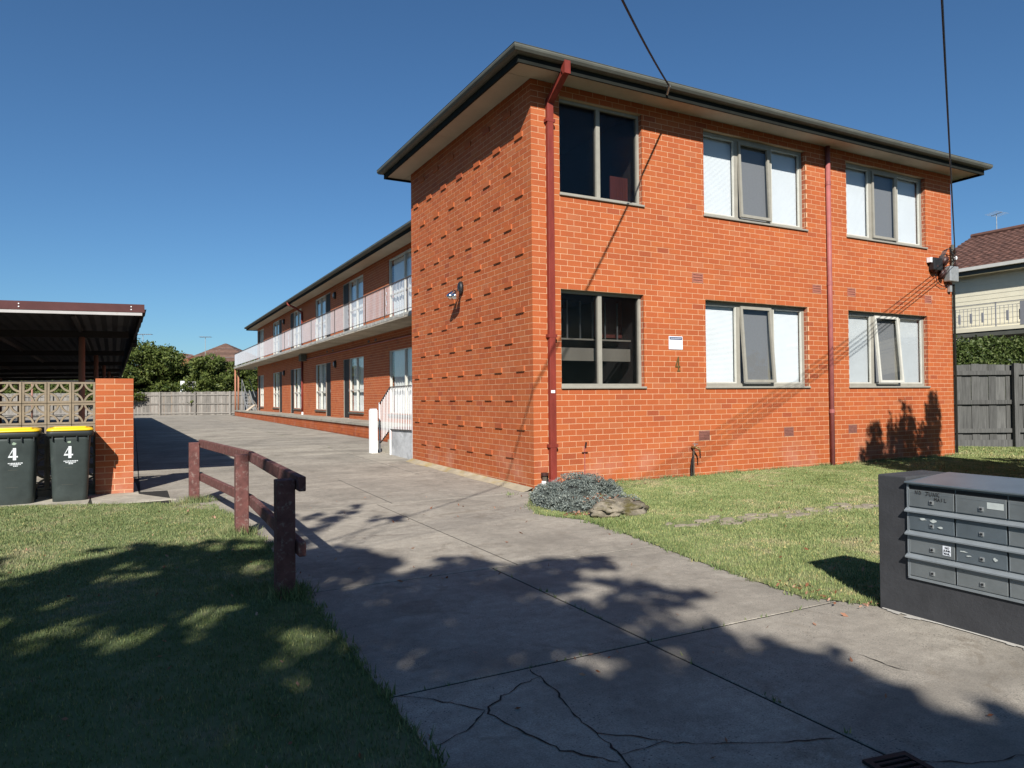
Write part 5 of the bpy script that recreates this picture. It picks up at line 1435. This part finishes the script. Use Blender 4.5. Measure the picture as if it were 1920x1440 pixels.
# clipped hedge above the side fence
hg = thing('clipped_hedge', 'clipped green hedge showing above the dark side fence', 'hedge', (14.6,1.9,0.0), RZ)
n_ = 26000
hp = np.stack([RNG.uniform(-3.2,3.4,n_), RNG.uniform(-0.4,0.4,n_), RNG.uniform(1.2,2.68,n_)], 1)
face = RNG.random(n_); hp[face < 0.5,1] = -0.4+RNG.normal(size=(face < 0.5).sum())*0.05; hp[face > 0.8,2] = 2.66+RNG.normal(size=(face > 0.8).sum())*0.06
hp[:,2] += 0.05*np.sin(hp[:,0]*3)+0.04*np.sin(hp[:,0]*7)
link('foliage', np_mesh('foliage', leaf_quads(hp, RNG.uniform(0.04,0.10,n_), 0.6), 4), HEDGE, hg)
MB().box(-3.1,3.3,-0.28,0.28,0.02,2.5).build('branch_mass', LEAFD, hg)
# the street tree behind the viewpoint; lobes follow its shadow, extra unseen ones are added to block skylight
def up_sun(gx_, gy_, h): return (gx_-L.x/-L.z*h, gy_-L.y/-L.z*h, h)
SHADE = [ # ground shadow x, y, height, radius
 (-5.2,-3.0,6.2,1.0),(-6.5,-3.0,6.4,1.05),(-7.9,-2.9,6.0,1.0),(-4.4,-3.1,6.5,0.8),(-3.4,-4.1,6.8,0.75),(-2.9,-4.4,7.0,0.7),(-2.75,-5.3,6.6,0.6),(-3.1,-6.1,7.1,0.95),(-3.0,-7.0,6.4,0.9),(-3.1,-7.9,6.2,0.9),
 (-4.2,-5.0,6.0,1.05),(-5.4,-5.0,6.9,1.05),(-6.7,-5.2,6.2,1.0),(-8.2,-4.8,6.8,1.1),(-4.3,-6.6,6.8,1.05),(-5.6,-6.8,6.0,1.05),(-7.0,-6.9,7.0,1.1),(-8.6,-6.8,6.2,1.1),(-4.4,-8.2,5.6,1.1),(-5.8,-8.4,6.4,1.1),(-7.3,-8.6,5.7,1.1),(-3.4,-8.9,5.8,1.0),(-9.5,-4.0,6.2,1.1),(-9.6,-6.0,6.8,1.1),(-3.55,-3.1,7.2,0.42),(-2.15,-3.95,7.2,0.38),(-2.3,-7.4,6.2,0.5),(-2.5,-8.3,6.0,0.8),
 (-4.1,-3.75,5.2,0.5),(-3.9,-3.35,6.4,0.45),(-3.7,-2.95,6.9,0.35),(-3.2,-4.6,5.6,0.7),(-3.3,-5.4,5.9,0.7),(-3.6,-7.2,5.8,0.9),(-3.0,-6.5,5.6,0.7),(-2.35,-6.5,6.6,0.45),(-2.35,-7.0,6.8,0.5),(-2.65,-6.55,6.4,0.55),(-1.95,-7.6,6.4,0.45),(-1.6,-8.2,6.0,0.7),(-3.95,-3.45,5.6,0.6),(-3.65,-2.95,5.8,0.40),(-4.0,-9.8,5.4,1.2),(-5.6,-10.0,5.0,1.2),(-7.2,-10.2,5.6,1.2),(-2.4,-9.8,5.4,1.1),(-0.9,-9.6,5.6,1.1),(-9.0,-9.0,5.4,1.3),(-3.2,-11.4,5.0,1.3),(-1.4,-11.2,5.2,1.3),(-5.2,-11.8,5.0,1.3),(-10.8,-5.0,6.0,1.3),(-10.8,-7.5,5.6,1.3),(-4.9,-7.5,7.8,1.2),(-6.4,-7.6,8.0,1.2),(-5.0,-5.8,8.0,1.1),(-7.4,-5.8,8.2,1.2)]
lobes = [(*up_sun(a,b,h), r, r, r*0.8) for a,b,h,r in SHADE]
rq = random.Random(31)
BND = [(-9,-1.9),(-7,-2.0),(-6,-1.85),(-5,-1.7),(-4.5,-1.45),(-4,-1.9),(-3.3,-2.7),(-2.65,-3.2),(-2.0,-3.5),(-1.75,-4.5),(-2.05,-5.7),(-2.04,-6.5),(-2.0,-7.3)]
for (ax, ay), (bx_, by_) in zip(BND[:-1], BND[1:]):
    for i in range(max(2, int(math.hypot(bx_-ax, by_-ay)/0.26))):
        t = rq.random(); r = rq.uniform(0.10, 0.26)
        lobes.append((*up_sun(ax+(bx_-ax)*t+rq.gauss(0,0.16)-0.1, ay+(by_-ay)*t+rq.gauss(0,0.16)-0.1, rq.uniform(5.6,7.2)), r*1.3, r*1.3, r*0.6))
for a, b_, r in ((-3.75,-2.05,0.22),(-3.45,-1.45,0.18),(-3.2,-1.05,0.15),(-2.98,-0.72,0.15),(-2.75,-0.38,0.14),(-2.6,-0.12,0.12),(-3.25,-0.55,0.13),(-3.5,-0.35,0.11),(-2.6,-0.95,0.13),(-2.42,-1.15,0.10)): lobes.append((*up_sun(a,b_,6.6), r, r, r))
tree('unseen_tree', 'broad leafy street tree behind the viewpoint shading the lawn and drive', (-10.2,-14.2,0), lobes, 0.18, 1150, LEAFD, 0.24, 'trees along the street', seed=77, trunk_top=(0.2,0.4,3.4), shell=0.35)
for i, (x, y, lab) in enumerate(((1.8,-14.8,'unseen tree added to block sky behind the viewpoint on the right'),(7.5,-15.2,'unseen tree added to block sky farthest right behind the viewpoint'),(-15.5,-8.5,'unseen tree added to block sky left of the shading tree'),(-15.2,-2.5,'unseen tree added to block sky on the left before the carport'))):  # out-of-view trees added to cut skylight on the shaded foreground
    rr = random.Random(90+i); lb = [(x+rr.uniform(-2,2), y+rr.uniform(-2,2), rr.uniform(3.2,7.2), 1.5, 1.5, 1.25) for _ in range(13)]
    tree('unseen_tree', lab, (x,y,0), lb, 0.26, 330, LEAFD, 0.2, 'trees along the street', seed=200+i, shell=0.35)
# conifers in the front yard out of frame to the right: their shadows fall on the wall
for i, (x, y, h, w, lab) in enumerate(((4.72,-5.1,5.0,1.0,'slim conifer at right of the front lawn, nearest the drive'),(5.27,-5.15,4.95,0.85,'second slim conifer at right of the front lawn'),(5.87,-5.0,5.2,0.95,'third slim conifer at right of the front lawn, narrow top'),(6.52,-5.1,5.45,1.05,'tallest slim conifer at the right of the front lawn'),(7.9,-4.8,3.3,1.7,'broad low conifer at far right of the front lawn'),(9.6,-4.9,3.2,1.9,'broad bushy conifer farthest right of the front lawn'))):
    lb = [(x+random.uniform(-.08,.08)*w, y+random.uniform(-.08,.08), h*(0.12+0.13*k), w*0.5*(1-(k/7.5)**2)+0.08, w*0.5*(1-(k/7.5)**2)+0.08, h*0.11) for k in range(7)]
    tree('conifer', lab, (x,y,0.03), lb, 0.10, 11000 if w < 1.2 else 5200, LEAFD, 0.06, 'conifers at the right of the front lawn', seed=60+i, shell=0.3, aspect=0.4)

# ------------------------------------------------------------------ neighbouring house on the right
nb = thing('neighbour_house', 'cream two-storey house with brown tiled roof beyond the side fence', 'house', (20.5,0,0))
NY0, NY1 = -12.0, 6.05
m = MB(); m.box(0.03,8,NY0,NY1,-0.02,5.5); m.build('wall', CREAM, nb)
for k in range(13):      # lapped weatherboards
    z = 3.32+k*0.17; m = MB(); m.add([(0.012,NY0,z),(0.012,NY1+0.004,z),(0.02,NY1+0.004,z+0.168),(0.02,NY0,z+0.168),(0.03,NY0,z),(0.03,NY1+0.004,z)], [(3,2,1,0),(0,1,5,4),(1,2,5)]); m.build('weatherboard', CREAM, nb)
m = MB(); rows = 16; n_ = 150; x0, x1, z0, z1 = -0.36, 3.5, 5.60, 7.42; vs = []; fs = []
Y0, Y1 = NY0-0.5, 7.2
sm_ = MB()
for r in range(rows):
    xa, xb = x0+(x1-x0)*r/rows, x0+(x1-x0)*(r+1)/rows; za, zb = z0+(z1-z0)*r/rows, z0+(z1-z0)*(r+1)/rows
    base = []
    for i in range(n_*2+1):
        y = Y0+(Y1-Y0)*i/(n_*2); w = 0.018*math.sin(i*math.pi/2+0.6*r)
        base += [(xa,y,za+0.035+w),(xb,y,zb+w),(xa,y,za+w-0.01)]
    sm_.add(base, [f for i in range(n_*2) for f in ((3*i,3*i+1,3*i+4,3*i+3),(3*i+2,3*i,3*i+3,3*i+5))])
sm_.build('roof', NTILE, nb)
m = MB(); m.add([(x1,Y0,z1),(x1,Y1,z1),(x1+4.5,Y1,5.55),(x1+4.5,Y0,5.55)], [(3,2,1,0)]); m.add([(x0,Y1-0.01,5.55),(x1+4.5,Y1-0.01,5.55),(x1,Y1-0.01,z1)], [(0,1,2)]); m.build('roof_back', NTILE, nb)
MB().tube([(x1,Y0,z1+0.04),(x1,Y1,z1+0.04)], 0.10, 8).build('ridge_capping', NTILE, nb)
MB().box(-0.46,-0.34,Y0,Y1,5.50,5.61).build('gutter', CREAMG, nb); MB().box(-0.34,-0.31,Y0,Y1,5.36,5.55).build('fascia', GUTT, nb); MB().box(-0.31,0.03,Y0,Y1-0.4,5.38,5.40).build('soffit', CREAM, nb)
m = MB(); m.box(-1.15,0.0,NY0,5.45,3.34,3.46); bo_ = m.build('balcony', CREAM, nb); MB().box(-1.12,0.0,NY0,5.42,3.18,3.335).build('balcony_beam', GUTT, nb)
rl = MB(); rl.bar((-1.1,NY0,4.235),(-1.1,5.42,4.235),0.03,0.025); rl.bar((-1.1,NY0,3.52),(-1.1,5.42,3.52),0.02,0.015); rl.bar((-1.1,NY0,4.12),(-1.1,5.42,4.12),0.015,0.012)
ro_ = rl.build('railing', NBAL, bo_)
for k in range(40):
    y = 5.35-0.125*k
    th = 0.012 if k % 11 else 0.03
    MB().box(-1.1-th/2,-1.1+th/2,y-th/2,y+th/2,3.46 if k % 11 == 0 else 3.52,4.235 if k % 11 == 0 else 4.12).build('railing_bar', NBAL, bo_)
for y in (5.11,4.74,4.375,3.627,3.252,2.9,2.5): MB().box(-1.115,-1.085,y-0.035,y+0.035,3.63,3.95).build('railing_plate', NBAL, bo_)
MB().box(-1.16,-1.04,3.10,3.24,3.46,4.19).build('balcony_post', NBAL, bo_)
MB().box(-1.12,-1.0,5.42,5.52,0,5.4).build('verandah_post', NBAL, nb)
an = thing('house_aerial', 'television aerial on the ridge of the cream house', 'antenna', (24.0,6.28,7.44))
MB().tube([(0,0,-0.05),(0,0,0.72)], 0.014, 6).build('mast', ZINC, an); MB().bar((-0.3,-0.35,0.66),(0.3,0.35,0.74),0.02,0.02).build('boom', ZINC, an)
for i in range(6):
    c = Vector((-0.3,-0.35,0.66)).lerp(Vector((0.3,0.35,0.74)), i/5); MB().tube([c+Vector((-0.16,0.14,0.06)),c+Vector((0.16,-0.14,-0.06))], 0.006, 5).build('element', ZINC, an)

# ------------------------------------------------------------------ house behind the back fence
fh = thing('far_house', 'brick house with orange tiled hip roof behind the trees', 'house', (2.2,75.0,0), RZ)
def tile_face(mb, a, b, c, d, rows):
    """stepped tile courses on quad a-b (eave) to d-c (ridge)"""
    a, b, c, d = map(Vector, (a,b,c,d)); nrm = (b-a).cross(d-a).normalized()
    for r in range(rows):
        p0 = a.lerp(d, r/rows); p1 = b.lerp(c, r/rows); q0 = a.lerp(d, (r+1)/rows); q1 = b.lerp(c, (r+1)/rows)
        mb.add([p0+nrm*0.02,p1+nrm*0.02,q1,q0], [(0,1,2,3)])
MB().box(-9,6.5,-1.0,9,-0.05,4.3).build('wall', BRICKF, fh)
m = MB(); tile_face(m, (-5.6,-1.6,4.2),(7.2,-1.6,4.2),(0.2,4.4,7.75),(0.1,4.4,7.75),22); m.build('roof', NTILE3, fh)
m = MB(); tile_face(m, (7.2,-1.6,4.2),(7.2,10.4,4.2),(0.2,4.6,7.75),(0.2,4.4,7.75),22); tile_face(m, (-5.6,10.4,4.2),(-5.6,-1.6,4.2),(0.1,4.4,7.75),(0.1,4.6,7.75),22); tile_face(m, (7.2,10.4,4.2),(-5.6,10.4,4.2),(0.1,4.6,7.75),(0.2,4.6,7.75),22); m.build('roof', NTILE3, fh)
m = MB(); tile_face(m, (-9.6,-3.4,3.9),(0.6,-3.4,3.9),(-2.6,-0.2,6.35),(-3.0,-0.2,6.35),16); tile_face(m, (0.6,-3.4,3.9),(0.6,3,3.9),(-2.6,2,6.35),(-2.6,-0.2,6.35),16); tile_face(m, (-9.6,6,3.9),(-9.6,-3.4,3.9),(-3.0,-0.2,6.35),(-3.0,2,6.35),16); m.build('roof', NTILE2, fh)
MB().box(-9.0,0.0,-2.9,-1.02,-0.05,4.0).build('wall', BRICKF, fh)
for i, (px, py, d, lab) in enumerate(((268,627,72,'wide flat aerial rising above the leafy tree beside the carport'),(385,632,74,'wide flat aerial above the peak of the tiled roof'))):
    v = fwd + (px-960)/1333.26*r2 - (py-720)/1333.26*u2; p = CAM+v*d
    a = thing('distant_aerial', lab, 'antenna', (p.x,p.y,0.0), RZ, 'aerials beyond the back fence')
    MB().tube([(0,0,0.0),(0,0,p.z)], 0.03, 6).build('mast', ZINC, a); w = 0.85 if i == 0 else 0.55
    MB().bar((-w,0,p.z+0.03),(w,0.1,p.z),0.09,0.06).build('boom', NBAL, a)
    for k in range(9): x = -w+2*w*k/8; MB().bar((x,-0.3,p.z),(x,0.3,p.z),0.03,0.03).build('element', NBAL, a)
